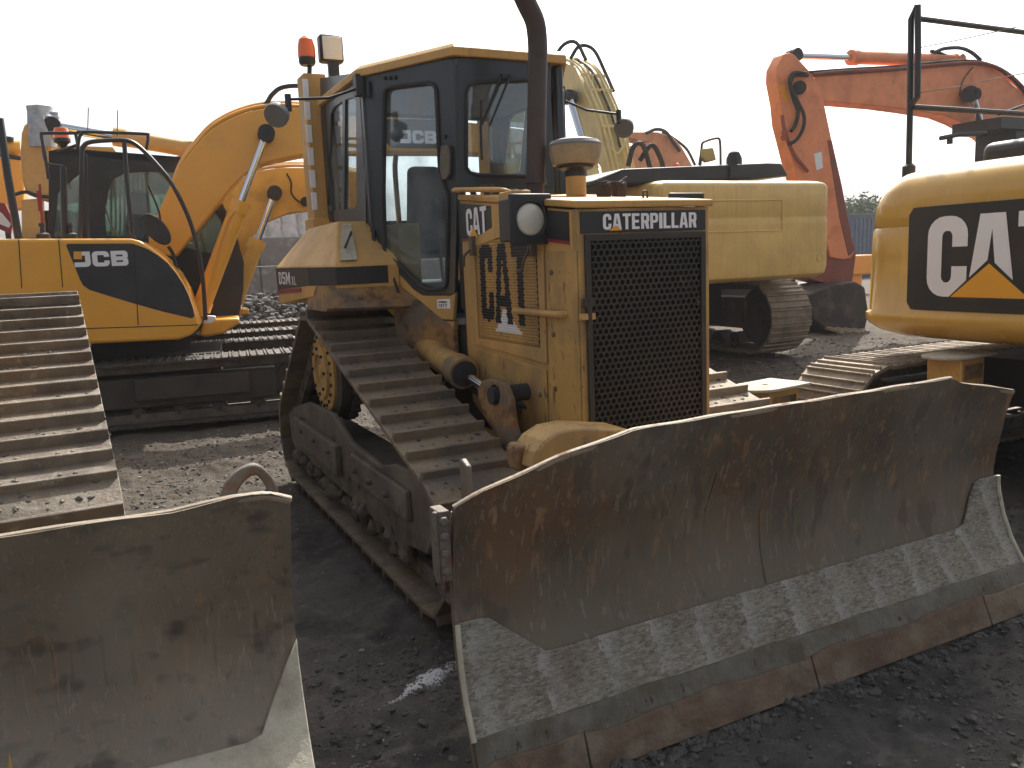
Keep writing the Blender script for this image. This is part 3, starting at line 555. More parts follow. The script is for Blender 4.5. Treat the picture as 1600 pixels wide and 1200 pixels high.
# ---- cab
A = V((2.0, 4.65, 0)); D_ = V((1.64, 5.34, 0)); RE = 6.3
dn = V((-(D_-A).y, (D_-A).x, 0)).normalized(); dn = dn if dn.x > 0 else -dn     # inward normal of the door plane
DP = lambda u, v, o=0.: pl(A+dn*o, dn, u, v)
def both(fn):
    fn(lambda p: V(p)); fn(mx)
fw = [(729, 262), (729, 145), (733, 134), (745, 128), (835, 124), (846, 130), (851, 142), (852, 262), (846, 272), (835, 276), (748, 273), (735, 270)]
b = MB(); b.holed([ay(u, v, 4.65) for u, v in ((712.5, 90), (860, 86), (865, 292), (714, 298))], [[ay(u, v, 4.65) for u, v in fw]], (0, .035, 0))
cabf = b.build('cab', 'cabblack', dz, bevel=.004)
b = MB(); ring = [ay(u, v, 4.645) for u, v in fw]; b.tube(ring+[ring[0]], .011, 8); b.build('windscreen_seal', 'rubber', cabf)
b = MB(); b.prism([ay(u, v, 4.665) for u, v in fw], (0, .004, 0)); b.build('windscreen', 'glass', cabf, smoothang=0)
b = MB(); t0 = ay(795, 122, 4.63)
for du, dv, eu, ev in ((782, 120, 752, 196), (797, 118, 765, 197)): b.tube([ay(du, dv, 4.61), ay(eu, ev, 4.60)], .007, 6)
b.tube([ay(752, 157, 4.60), ay(751, 200, 4.605), ay(753, 250, 4.61)], .007, 6); b.box(t0.x-.05, t0.x+.02, 4.615, 4.65, t0.z-.01, t0.z+.02); b.build('windscreen_wiper', 'rubber', cabf)
dw = [(600, 146), (604, 139), (612, 136), (668, 129), (677, 132), (681, 140), (684, 200), (687, 265), (700, 306), (698, 442), (695, 449), (688, 452), (672, 453), (662, 450), (655, 445), (628, 418), (604, 398), (600, 388), (598, 300)]
dk = [(563, 113), (711, 91), (714, 300), (711, 456), (704, 461), (660, 461), (646, 452), (612, 415), (596, 398), (588, 372), (574, 350), (571, 250)]
dy_ = [(575, 352), (588, 374), (596, 399), (612, 416), (646, 453), (660, 462), (704, 462), (711, 457), (708, 500), (634, 496), (598, 455), (583, 430), (576, 395)]
def door(f):
    b = MB(); b.holed([f(DP(u, v)) for u, v in dk], [[f(DP(u, v)) for u, v in dw]], f(dn*.03)-f(V((0, 0, 0)))); d = b.build('door', 'cabblack', cabf, bevel=.004)
    b = MB(); b.prism([f(DP(u, v)) for u, v in dy_], f(dn*.03)-f(V((0, 0, 0)))); b.build('door_lower_panel', 'dozer', d, bevel=.004)
    b = MB(); r_ = [f(DP(u, v, -.006)) for u, v in dw]; b.tube(r_+[r_[0]], .012, 8); b.build('door_seal', 'rubber', d)
    b = MB(); b.prism([f(DP(u, v, .015)) for u, v in dw], f(dn*.004)-f(V((0, 0, 0)))); b.build('window', 'glass', d, smoothang=0)
    b = MB(); b.prism([f(DP(u, v, -.03)) for u, v in ((688, 228), (699, 226), (702, 234), (702, 272), (696, 281), (690, 280), (686, 262))], f(dn*.028)-f(V((0, 0, 0)))); b.build('door_handle', 'steel', d, bevel=.006)
    b = MB()
    for u, v in ((602, 122), (610, 122), (618, 121), (696, 214)): b.lathe(f(DP(u, v, 0)), f(-dn)-f(V((0, 0, 0))), [(.013, 0), (.013, .012), (.006, .014)], 10)
    for u, v in ((584, 372), (576, 140), (590, 445)): p = DP(u, v, -.012); b.tube([f(p-V((0, 0, .05))), f(p+V((0, 0, .05)))], .013, 8)
    b.build('hinge', 'black', d)
    b = MB(); b.tube([f(DP(606, 405, -.02)), f(DP(622, 457, -.05))], .009, 6); b.tube([f(DP(600, 395, -.02)), f(DP(612, 440, -.03))], .009, 6); b.build('door_stay', 'black', d)
both(door)
b = MB(); g_ = [DP(u, v, -.002) for u, v in ((683, 468), (703, 467), (703.5, 482), (683.5, 482))]; b.prism(g_, dn*.0015); stk = b.build('sticker', 'white', cabf)
b = MB(); O_ = DP(685.5, 480, -.004); b.text('CITY', O_, (DP(703, 480, -.004)-DP(683, 480, -.004))*.27, V((0, 0, .020)), w=.6, t=.17, gap=.14); O_ = DP(685.5, 473.5, -.004); b.text('MOM', O_, (DP(703, 480, -.004)-DP(683, 480, -.004))*.2, V((0, 0, .013)), w=.8, t=.3, gap=.1); b.build('lettering', 'black', stk, smoothang=0, fix=False)
# yellow sill under the door
b = MB(); b.prism([DP(u, v, .01) for u, v in ((570, 360), (584, 432), (634, 498), (709, 502), (709, 516), (637, 515), (566, 448), (562, 380))], dn*.05); b.build('door_sill', 'dozer', cabf, bevel=.006)
b = MB(); b.prism([DP(u, v, .03) for u, v in ((638, 500), (700, 503), (700, 520), (640, 517))], dn*.2); b.prism([DP(u, v, .12) for u, v in ((690, 515), (706, 515), (706, 560), (690, 556))], dn*.1); b.build('cab_mount', 'dozer_low', cabf, bevel=.01)
sx = 1.64
def sidep(f):
    b = MB(); w1 = [(532.5, 160), (535, 158), (534, 326), (515, 330), (513, 320), (517, 178), (521, 168)]; w2 = [(539, 156), (552, 152), (556, 157), (557, 320), (553, 326), (538, 327)]
    oc = [(561, 113), (500, 122), (504, 345), (572, 352), (570, 250)]
    q = lambda u, v, o=0: f(ax(u, v, sx+o))
    b.holed([q(u, v) for u, v in oc], [[q(u, v) for u, v in w1], [q(u, v) for u, v in w2]], f(V((.03, 0, 0)))-f(V((0, 0, 0)))); s_ = b.build('side_panel', 'cabblack', cabf, bevel=.003)
    for w_ in (w1, w2):
        b = MB(); b.prism([q(u, v, .012) for u, v in w_], f(V((.004, 0, 0)))-f(V((0, 0, 0)))); b.build('side_window', 'glass', s_, smoothang=0)
both(sidep)
b = MB(); zt = 2.9; yb = 6.25
b.holed([(1.64, yb, 1.95), (3.09, yb, 1.95), (3.09, yb, zt), (1.64, yb, zt)], [[(1.74, yb, 2.02), (2.99, yb, 2.02), (2.99, yb, 2.8), (1.74, yb, 2.8)]], (0, .03, 0)); b.build('rear_panel', 'cabblack', cabf)
b = MB(); b.box(1.64, 1.70, 5.31, 5.38, 1.9, zt-.02); b.box(3.03, 3.09, 5.31, 5.38, 1.9, zt-.02); b.box(1.99, 2.04, 4.655, 4.71, 1.4, zt-.04); b.box(2.69, 2.74, 4.655, 4.71, 1.4, zt-.04); b.build('corner_post', 'cabblack', cabf, bevel=.008)
b = MB(); b.tube([ay(715, 102, 4.63), ay(714, 200, 4.63), ay(715, 290, 4.63)], .012, 8); b.build('drain_tube', 'black', cabf)
b = MB(); pf = [(1.985, 4.62), (2.745, 4.62), (3.12, 5.34), (3.12, 6.35), (1.61, 6.35), (1.61, 5.34)]
pt = [(XC+(x-XC)*.95, 5.4+(y-5.4)*.96) for x, y in pf]; zr = 2.875
b.add([(x, y, zr) for x, y in pf]+[(x, y, zr+.045) for x, y in pf]+[(x, y, zr+.075) for x, y in pt], [tuple(range(5, -1, -1))]+[(i, (i+1) % 6, 6+(i+1) % 6, 6+i) for i in range(6)]+[(6+i, 6+(i+1) % 6, 12+(i+1) % 6, 12+i) for i in range(6)]+[tuple(range(12, 18))])
b.cyl((2.52, 5.2, 2.94), (2.52, 5.2, 2.99), .012, n=8)
b.build('roof', 'dozer', cabf, bevel=.006)
b = MB(); b.prism([(x, y, 1.30) for x, y in ((2.02, 4.72), (2.71, 4.72), (3.05, 5.36), (3.05, 6.2), (1.68, 6.2), (1.68, 5.36))], (0, 0, .04)); b.prism([(x, y, zr-.06) for x, y in ((2.02, 4.72), (2.71, 4.72), (3.05, 5.36), (3.05, 6.2), (1.68, 6.2), (1.68, 5.36))], (0, 0, .05)); b.build('cab_floor_and_liner', 'greyplastic', cabf)
b = MB(); b.box(2.1, 2.62, 4.78, 4.98, 1.35, 2.02); b.build('dashboard', 'black', cabf, bevel=.04)
b = MB(); b.prism([(1.98, 5.35, 1.75), (2.5, 5.35, 1.75), (2.5, 5.85, 1.72), (1.98, 5.85, 1.72)], (0, 0, .13)); b.prism([(2.08, 5.8, 1.85), (2.48, 5.8, 1.85), (2.40, 5.92, 2.40), (2.16, 5.92, 2.40)], (0, .12, .0))
seat = b.build('operator_seat', 'fabric', cabf, bevel=.04, seg=3)
b = MB(); b.box(1.8, 1.95, 5.25, 5.9, 1.36, 1.95); b.box(2.45, 2.8, 5.35, 5.9, 1.36, 2.12); b.curve([(2.0, 5.78, 1.8), (1.96, 5.7, 2.3), (2.0, 5.78, 2.45)], .02); b.build('console', 'tan', cabf, bevel=.03)
b = MB(); b.tube([(2.05, 5.1, 1.4), (2.05, 5.2, 2.05)], .012, 8); b.tube([(2.3, 5.0, 2.0), (2.3, 5.15, 2.15)], .02, 8); b.lathe((2.05, 5.2, 2.05), (0, 0, 1), [(.02, 0), (.03, .02), (.02, .05)], 10); b.build('control_lever', 'black', cabf)
# mirrors on arms
def mirror(f):
    b = MB(); b.obox(f(V((1.60, 5.3, 2.76))), f(V((.05, 0, 0)))-f(V((0, 0, 0))), (0, .07, 0), (0, 0, .13)); b.tube([f(V((1.6, 5.33, 2.80))), f(V((1.42, 5.31, 2.735))), f(V((1.16, 5.28, 2.71)))], .009, 8)
    b.tube([f(V((1.16, 5.28, 2.74))), f(V((1.16, 5.28, 2.64)))], .02, 8)
    o = b.build('mirror_arm', 'black', cabf); b = MB(); c = f(V((1.1, 5.30, 2.63)))
    b.lathe(c, (0.5, .6, .45), [(.072, -.05), (.075, -.04), (.072, 0), (.05, .03), (.02, .04)], 20); mm = b.build('mirror', 'greyplastic', o)
both(mirror)
# ROPS post with lamps and beacon
pa, pb = ay(488, 300, 6.4), ay(522, 300, 6.4)
b = MB(); b.box(pa.x, pb.x, 6.4, 6.62, 1.8, 3.12); b.box(pa.x-.02, pb.x+.03, 6.38, 6.64, 1.92, 2.06); b.prism([(pb.x, 6.42, 2.97), (pb.x+.5, 6.42, 2.9), (pb.x+.5, 6.42, 3.0), (pb.x, 6.42, 3.1)], (0, .15, 0)); post = b.build('rops_post', 'dozer', dz, bevel=.008)
b = MB()
for k in range(6): b.box(pa.x-.012, pa.x+.03, 6.388, 6.40, 2.12+k*.165, 2.25+k*.165)
b.build('post_tread_strip', 'white', post, bevel=.003)
b = MB(); b.box(2*XC-pb.x, 2*XC-pa.x, 6.4, 6.62, 1.8, 3.12); b.prism([(2*XC-pb.x, 6.42, 2.97), (2*XC-pb.x-.5, 6.42, 2.9), (2*XC-pb.x-.5, 6.42, 3.0), (2*XC-pb.x, 6.42, 3.1)], (0, .15, 0)); b.build('rops_post', 'dozer', dz, bevel=.008)
c = ay(519, 75, 6.38)
b = MB(); b.box(c.x-.09, c.x+.09, 6.38, 6.48, c.z-.1, c.z+.1); wl = b.build('work_lamp', 'black', dz, bevel=.02)
b = MB(); b.box(c.x-.073, c.x+.073, 6.368, 6.379, c.z-.082, c.z+.082); b.build('lens', 'lens', wl, bevel=.01)
b = MB(); b.box(c.x-.035, c.x+.045, 6.385, 6.42, c.z-.27, c.z-.1); bolt_row(b, [(c.x+q, 6.385, c.z+w) for q in (-.015, .025) for w in (-.16, -.2, -.24)], (0, -1, 0), .012, .01); b.build('lamp_bracket', 'black', wl)
c = ay(482, 88, 6.38)
b = MB(); b.lathe(c+V((0, .05, -.055)), (0, 0, 1), [(.05, 0), (.062, .02), (.062, .055)], 18); b.tube([c+V((.02, .05, -.02)), c+V((.0, .05, -.20)), c+V((.05, .05, -.28))], .018, 8); be = b.build('beacon', 'black', dz)
b = MB(); b.lathe(c+V((0, .05, 0)), (0, 0, 1), [(.064, 0), (.066, .02), (.064, .08), (.052, .13), (.03, .15), (.005, .153)], 20); b.build('beacon_dome', 'beacon', be)
# ---- fuel tanks / fenders each side
def tank(f):
    def q(*a): return f(V(a))
    b = MB(); x0, x1, y0, y1 = 1.235, 1.75, 5.12, 6.5
    lo = [(x0+.1, y0, 1.5), (x1, y0, 1.5), (x1, y1, 1.42), (x0, y1, 1.42), (x0, y0+.28, 1.5)]
    mid = [(x0+.1, y0, 1.69), (x1, y0, 1.69), (x1, y1, 1.70), (x0, y1, 1.70), (x0, y0+.28, 1.70)]
    top = [(1.45, y0+.32, 1.98), (x1, y0+.32, 1.98), (x1, y1-.1, 1.98), (1.48, y1-.1, 1.98), (1.45, y0+.5, 1.98)]
    b.add([q(*p) for p in lo+mid+top], [(0, 4, 3, 2, 1), (0, 1, 6, 5), (1, 2, 7, 6), (2, 3, 8, 7), (3, 4, 9, 8), (4, 0, 5, 9), (5, 6, 11, 10), (6, 7, 12, 11), (7, 8, 13, 12), (8, 9, 14, 13), (9, 5, 10, 14), (10, 11, 12, 13, 14)])
    t = b.build('fuel_tank', 'dozer', dz, bevel=.008)
    e = .004; b = MB(); dq = lambda v_: f(V(v_))-f(V((0, 0, 0)))
    b.prism([q(x0+.1, y0-e, 1.575), q(x1-.08, y0-e, 1.575), q(x1-.08, y0-e, 1.685), q(x0+.1, y0-e, 1.685)], (0, .003, 0))
    b.prism([q(x0-e, y0+.29, 1.575), q(x0-e, y1-.01, 1.53), q(x0-e, y1-.01, 1.695), q(x0-e, y0+.29, 1.692)], dq((.003, 0, 0)))
    n_ = V((-.28, -.1, 0)).normalized()*.004
    b.prism([q(x0+.1+n_.x, y0+n_.y, 1.575), q(x0+n_.x, y0+.28+n_.y, 1.575), q(x0+n_.x, y0+.28+n_.y, 1.69), q(x0+.1+n_.x, y0+n_.y, 1.687)], dq(-n_*.6))
    bd = b.build('black_band', 'black', t)
    b = MB(); b.prism([q(x0-2*e, y0+.55, 1.555), q(x0-2*e, y1-.01, 1.53), q(x0-2*e, y1-.01, 1.50), q(x0-2*e, y0+.55, 1.53)], dq((.003, 0, 0))); b.build('red_stripe', 'red', bd)
    b = MB(); b.text('D5M', q(x0-2*e, y1-.12 if f(V((1, 0, 0))).x < 2 else y0+.6, 1.575), (0, -.17 if f(V((1, 0, 0))).x < 2 else .17, 0), (0, 0, .09), w=.62, t=.2, gap=.14)
    b.text('XL', q(x0-2*e, y1-.57 if f(V((1, 0, 0))).x < 2 else y0+1.05, 1.575), (0, -.13 if f(V((1, 0, 0))).x < 2 else .13, 0), (0, 0, .06), w=.5, t=.14, gap=.16); b.build('lettering', 'white', bd, smoothang=0, fix=False)
    # sloping lid with handle
    N_ = V((0, -.29, .32)).normalized()
    def sl(s, h): 
        a_ = V((x0+.12, y0, 1.70)).lerp(V((x1-.02, y0, 1.70)), s); c_ = V((1.46, y0+.32, 1.98)).lerp(V((x1-.02, y0+.32, 1.98)), s); return a_.lerp(c_, h)+V((0, -.006, .006))
    b = MB(); b.prism([f(sl(.02, .08)), f(sl(.32, .08)), f(sl(.30, .92)), f(sl(.08, .92))], dq(V((0, .003, -.003)))); ld = b.build('tank_lid', 'hard2', t)
    b = MB(); b.curve([f(sl(.12, .35)), f(sl(.16, .4)+V((0, -.03, .03))), f(sl(.24, .6)+V((0, -.03, .03))), f(sl(.26, .65))], .008); b.build('lid_handle', 'pipe', ld)
    b = MB(); b.prism([q(x0+.03, y0+.02, 1.575), q(x1-.05, y0+.02, 1.575), q(x1+.08, y0-.1, 1.42), q(x0, y0-.12, 1.44)], (0, .03, -.02)); b.prism([q(x0+.02, y0+.05, 1.57), q(x0-.01, y0-.1, 1.42), q(x0-.01, y0+.4, 1.42), q(x0+.02, y0+.4, 1.57)], dq((.02, 0, 0)))
    b.prism([q(x1-.05, y0+.02, 1.57), q(1.95, 4.75, 1.28), q(1.95, 4.75, .9), q(x1-.05, y0+.02, 1.2)], dq((.03, 0, 0))); b.build('mud_guard', 'rustyellow', t, bevel=.005)
both(tank)
# ---- blade lift cylinder and lift arm, both sides
def lift(f):
    q = lambda u, v, x: f(ax(u, v, x))
    a_ = ax(652, 535, 1.86); b_ = ax(760, 607, 1.86)
    k = MB(); m_ = a_.lerp(b_, .72); d = (b_-a_).normalized()
    k.cyl(f(a_), f(m_), .082, n=28); k.cyl(f(m_-d*.12), f(m_), .096, n=28); k.lathe(f(a_-d*.06), (1, 0, 0), [(.085, -.08), (.085, .08)], 20)
    c = k.build('lift_cylinder', 'dozer_low', dz, bevel=.006); k = MB(); k.cyl(f(m_-d*.01), f(m_+d*.004), .078, n=24); k.build('gland', 'rubber', c)
    k = MB(); k.cyl(f(m_), f(b_), .026, n=16); k.build('rod', 'chrome', c)
    k = MB()
    for xo_ in (1.78, 1.91):
        arm = [(752, 596), (762, 592), (786, 600), (796, 625), (800, 660), (812, 705), (785, 712), (762, 655), (748, 630), (746, 608)]
        k.holed([f(ax(u, v, xo_)) for u, v in arm], [[f(ax(772+9*math.cos(t_), 618+17*math.sin(t_), xo_)) for t_ in [2*PI*i/16 for i in range(16)]]], f(V((.035, 0, 0)))-f(V((0, 0, 0))))
    ar = k.build('lift_arm', 'rustyellow', dz, bevel=.006); k = MB(); pz = ax(772, 618, 1.78); k.cyl(f(pz+V((-.02, 0, 0))), f(pz+V((.2, 0, 0))), .045, n=18); k.build('pivot_pin', 'rubber', ar)
    k = MB(); k.curve([f(V((1.95, 5.0, 1.15))), f(V((1.9, 4.5, 1.02))), f(V((1.93, 4.1, .95))), f(V((2.0, 3.8, .9)))], .018); k.curve([f(V((1.95, 5.0, 1.10))), f(V((1.93, 4.5, .95))), f(V((1.96, 4.1, .86))), f(V((2.05, 3.8, .8)))], .018); k.build('hydraulic_hose', 'rubber', dz)
both(lift)
# C-frame behind the blade
b = MB(); cf = V((0, 0, 0))
b.prism([(1.75, 3.25, .75), (1.78, 2.62, .75), (2.95, 2.55, .75), (2.98, 3.25, .75), (2.7, 3.25, .75), (2.6, 2.95, .75), (2.1, 2.95, .75), (2.0, 3.25, .75)], (0, 0, -.36)); b.box(1.72, 1.98, 3.2, 4.6, .42, .72); b.box(2*XC-1.98, 2*XC-1.72, 3.2, 4.6, .42, .72)
b.build('push_frame', 'dozer_low', dz, bevel=.03)
def P3(u, v, y): return ay(u, v, y)
b = MB(); b.prism([P3(832, 735, 2.85), P3(838, 708, 2.85), P3(850, 690, 2.85), P3(872, 675, 2.85), P3(905, 668, 2.85), P3(985, 671, 2.85), P3(985, 735, 2.85)], (0, .2, 0)); b.build('frame_cover', 'dozer_low', dz, bevel=.012, seg=2, smoothang=20)
b = MB(); b.prism([P3(806, 704, 2.95), P3(812, 695, 2.95), P3(838, 698, 2.95), P3(842, 732, 2.95), P3(809, 738, 2.95)], (0, .1, 0)); b.build('frame_lug', 'rustyellow', dz, bevel=.02)
# ---- blade
SHX = 0
PRO = [(0, 0), (.06, .025), (.14, .06), (.27, .14), (.38, .185), (.5, .215), (.6, .22), (.7, .212), (.86, .175), (1.0, .13), (1.12, .095)]
def prof(z):
    for (a, p), (c, q) in zip(PRO, PRO[1:]):
        if z <= c: return p+(q-p)*(z-a)/(c-a)
    return PRO[-1][1]
TOP = [(0, .92), (.03, .955), (.13, 1.035), (.235, 1.092), (.36, 1.096), (.56, 1.096), (.83, 1.10), (.836, 1.075), (.93, 1.025), (1, .985)]
def topz(s):
    for (a, p), (c, q) in zip(TOP, TOP[1:]):
        if s <= c: return p+(q-p)*(s-a)/(c-a)
    return TOP[-1][1]
def blade_pt(s, z, off, L0, L1): 
    base = V(L0).lerp(V(L1), s)+V((SHX*(1-s)**4*min(1, z/.5), 0, 0)); d = (V(L1)-V(L0)); d.z = 0; nb = V((-d.y, d.x, 0)).normalized(); return V((base.x, base.y, z))+nb*(prof(z)+off)
def blade(root, L0, L1, top, m, mh, wear, nm='blade', edges=True):
    b = MB(); ns, nz = 60, 22; th = .028
    for off, flip in ((0, 0), (th, 1)):
        vs = [blade_pt(i/ns, .02+(top(i/ns)-.02+.002*math.sin(i*.9))*(j/nz), off+.004*math.sin(i*.55)*math.sin(j*.7+i*.2), L0, L1) for i in range(ns+1) for j in range(nz+1)]
        b.add(vs, [((i*(nz+1)+j), ((i+1)*(nz+1)+j), ((i+1)*(nz+1)+j+1), (i*(nz+1)+j+1)) for i in range(ns) for j in range(nz)])
    K = (ns+1)*(nz+1)
    for i in range(ns): a, c = i*(nz+1)+nz, (i+1)*(nz+1)+nz; b.f.append((a, c, c+K, a+K)); b.m.append(0)
    for i in (0, ns):
        for j in range(nz): a = i*(nz+1)+j; b.f.append((a, a+1, a+1+K, a+K)); b.m.append(0)
    bl = b.build(nm, m, root)
    # bright rim on the top edge
    b = MB(); b.tube([blade_pt(i/80, top(i/80)+.0015*math.sin(i*.7)-.008, .014, L0, L1) for i in range(81)], .0135, 8); b.build('top_edge_bar', 'rim', bl)
    # wear plate with chamfered corners
    def strip(poly, off, mm, name, n=70, k=10):
        b = MB(); lo_, hi_, s0, s1 = poly; vs = []
        for o_ in (off, off+.012):
            vs += [blade_pt(s0+(s1-s0)*i/n, lo_(s0+(s1-s0)*i/n)+(hi_(s0+(s1-s0)*i/n)-lo_(s0+(s1-s0)*i/n))*j/k, o_, L0, L1) for i in range(n+1) for j in range(k+1)]
        K = (n+1)*(k+1)
        b.add(vs, [(i*(k+1)+j, (i+1)*(k+1)+j, (i+1)*(k+1)+j+1, i*(k+1)+j+1) for i in range(n) for j in range(k)]+[(K+i*(k+1)+j, K+(i+1)*(k+1)+j, K+(i+1)*(k+1)+j+1, K+i*(k+1)+j+1) for i in range(n) for j in range(k)]
              +[(i*(k+1)+j, (i+1)*(k+1)+j, K+(i+1)*(k+1)+j, K+i*(k+1)+j) for i in range(n) for j in (0, k)]+[(i*(k+1)+j, i*(k+1)+j+1, K+i*(k+1)+j+1, K+i*(k+1)+j) for i in (0, n) for j in range(k)])
        return b.build(name, mm, bl, bevel=.003, seg=1)
    strip(wear, -.016, mh, 'wear_plate')
    j1 = lambda s: .125+.006*math.sin(s*40)+.004*math.sin(s*95); j2 = lambda s: .062+.007*math.sin(s*17+1)+.004*math.sin(s*63)
    if edges:
        strip((lambda s: .07, lambda s: .168+.004*math.sin(s*33), .0, 1.0), -.022, 'cake', 'soil_crust')
        for a_, c_ in ((-.004, .135), (.137, .50), (.502, .87), (.872, 1.004)):
            strip((lambda s: -.02, lambda s: .098+.007*math.sin(s*25)+.004*math.sin(s*61), a_, c_), -.036, 'edge', 'cutting_edge', 24, 3)
    else: strip((lambda s: -.02, lambda s: .2, .0, 1.0), -.03, 'cake', 'cutting_edge')
    # back ribs
    b = MB()
    for z in (.2, .62): b.tube([blade_pt(.02, z, .1, L0, L1), blade_pt(.98, z, .1, L0, L1)], .075, 4)
    for s in (.02, .25, .5, .75, .98): b.tube([blade_pt(s, .1, .07, L0, L1), blade_pt(s, .5, .07, L0, L1), blade_pt(s, .88, .07, L0, L1)], .04, 4)
    b.build('blade_rib', 'dozer_low', bl, smoothang=0)
    return bl
BL0, BL1 = (.918, 2.215, 0), (3.80, 2.24, 0)
def wh(s):
    pts = [(0, .505), (.04, .505), (.115, .345), (.89, .365), (.905, .38), (.945, .56), (1, .56)]
    for (a, p), (c, q) in zip(pts, pts[1:]):
        if s <= c: return p+(q-p)*(s-a)/(c-a)
    return .5
SHX = .032
bl = blade(dz, BL0, BL1, topz, 'blade', 'hard', (lambda s: .165, wh, 0, 1))
b = MB(); b.tube([blade_pt(.0, .165+.034*i, -.02, BL0, BL1) for i in range(11)], .010, 6); b.build('weld_rim', 'hard2', bl)
b = MB(); b.tube([blade_pt(1., .165+.036*i, -.02, BL0, BL1) for i in range(12)], .010, 6); b.build('weld_rim', 'hard2', bl)
b = MB(); b.tube([blade_pt(.475+.003*j/9, .36+.30*j/9, -.001, BL0, BL1) for j in range(10)], .006, 6); b.build('weld_seam', 'rustyellow', bl)
b = MB(); b.tube([blade_pt(.37+.022*j/9, .62+.32*j/9, .003, BL0, BL1) for j in range(10)], .004, 5); b.build('crease_seam', 'dark', bl)
b = MB(); b.tube([blade_pt(.50+.09*j/9, .60+.16*(j/9)**1.5, .001, BL0, BL1) for j in range(10)], .003, 5); b.build('scratch_ridge', 'edge', bl)
b = MB(); c = blade_pt(0, .8, .03, BL0, BL1); b.box(c.x-.045, c.x-.005, c.y-.02, c.y+.06, .66, .90); b.box(c.x-.06, c.x-.045, c.y-.02, c.y+.0, .66, .90); bolt_row(b, [(c.x-.03, c.y-.02, z) for z in (.70, .76, .82, .87)], (0, -1, 0), .016, .015); b.build('end_bracket', 'steel', bl, bevel=.004)
b = MB(); c = blade_pt(.03, .94, .1, BL0, BL1); b.prism([c+V((0, 0, -.2)), c+V((0, .06, -.2)), c+V((0, .06, .08)), c+V((0, .045, .1)), c+V((0, .0, .08))], (.022, 0, 0)); b.build('lifting_fin', 'steel', bl, bevel=.006)
SHX = 0
# ------------------------------------------------------------------ LEFT BULLDOZER (foreground, mostly outside the frame)
ld = thing('bulldozer', 'bulldozer cut off by the left edge, its dusty dented blade and broad steel track showing', 'bulldozer', (-1.1, 5, 0))
D2 = V((-.045, 1, 0)).normalized(); L2 = V((1, .045, 0)).normalized()
def ltrack(xm):
    O = V((xm, 0, 0)); tr = track(ld, O, D2, L2, [(3.95, .44, .40), (7.0, .44, .40), (6.35, 1.12, .42)], .60, .205, 'shoeleft', hg=.055, link=.11)
    b = MB(); b.obox(O+D2*4.2-L2*.15+V((0, 0, .25)), D2*2.6, L2*.3, (0, 0, .35)); b.build('roller_frame', 'mudframe', ld, bevel=.03)
    b = MB()
    for s in (3.95, 7.0): wheel(b, O+D2*s+V((0, 0, .44)), L2, .32, .22)
    b.build('idler_wheel', 'steel', ld)
    b = MB(); b.lathe(O+D2*6.35+V((0, 0, 1.12)), L2, [(.36, -.04), (.36, .04), (.3, .06), (.3, .14), (.1, .16)], 32); b.build('sprocket', 'shoedark', ld)
ltrack(-.13); ltrack(-2.05)
BL2, BR2 = (-2.75, 2.36, 0), (.425, 2.18, 0)
PRO_S = PRO
PRO = [(z*1.0, p*1.55) for z, p in PRO_S]
b2 = blade(ld, BL2, BR2, lambda s: 1.05+.012*math.sin(s*9)*(1-s)+.018*min(1, max(0, (s-.90)/.05))-.03*max(0, (s-.98)/.02), 'blade2', 'hard2', (lambda s: .16, lambda s: .30 if s < .955 else .30+(s-.955)*5.5, 0, 1), edges=False)
PRO = PRO_S
hk = V((.345, 2.62, .97)); HK = smooth([(-.09, 0, -.1), (-.07, 0, .04), (-.03, 0, .10), (.03, 0, .125), (.07, 0, .10), (.10, 0, .04), (.105, 0, -.08)], 4); b = MB(); b.prism([hk+p for p in HK]+[hk+V((p.x*.62+.012, 0, p.z-.028-.01*(1-abs(p.x)*8))) for p in HK[::-1]], (0, .035, 0)); b.build('lifting_eye', 'steel', b2, bevel=.008)
b = MB(); b.box(-1.5, -.72, 4.0, 5.4, .7, 1.9); b.build('hood', 'dozer', ld, bevel=.03); b = MB(); b.prism([(-1.45, 5.4, 1.4), (-.78, 5.4, 1.4), (-.95, 6.9, 1.4), (-1.6, 6.9, 1.4)], (0, 0, 1.4)); b.build('cab', 'cabblack', ld, bevel=.03)
b = MB(); b.box(-.55, -.4, 2.6, 4.8, .4, .62); b.box(-1.8, -1.65, 2.6, 4.8, .4, .62); b.build('push_arm', 'dozer_low', ld, bevel=.02)

# ------------------------------------------------------------------ AMBER EXCAVATOR (left, behind)
JP = V((-.06, 9.8, 0)); JD = V((1.72, -.253, 0)).normalized(); JN = V((-JD.y, JD.x, 0))
def J(u, v, o=0.): return pl(JP+JN*o, JN, u, v)
ej = thing('excavator', 'bright amber excavator with black side decal and barred cab, left of the central bulldozer', 'excavator', tuple((JP+JD*.2+JN*1.4)))
def JS(pts, o, d, name, m, par=ej, bevel=.012, seg=2, **k):
    b = MB(); b.prism([J(u, v, o) for u, v in pts], JN*d); return b.build(name, m, par, bevel=bevel, seg=seg, **k)
for o in (.3, 2.25):
    c = JP+JN*o; cen = c+JD*0
    crc = [(.0-1.55, .38, .35), (2.05, .38, .35)]
    track(ej, c, JD, -JN if False else JN, crc, .6, .19, 'shoedark', hg=.022, ribs=3, link=.09)
    b = MB(); b.obox(c+JD*-1.3-JN*.13+V((0, 0, .22)), JD*3.1, JN*.26, (0, 0, .34)); b.obox(c+JD*.3-JN*.2+V((0, 0, .3)), JD*1.2, JN*.15, (0, 0, .26)); b.build('track_frame', 'shoedark', ej, bevel=.02)  # darker steel here puts the deep shade under the house into the colour
    b = MB()
    for s in (-1.55, 2.05): wheel(b, c+JD*s+V((0, 0, .38)), JN, .27, .2)
    for q in range(7): wheel(b, c+JD*(-1.0+q*.43)+V((0, 0, .14)), JN, .09, .22, 14)
    b.build('wheel', 'shoedark', ej)
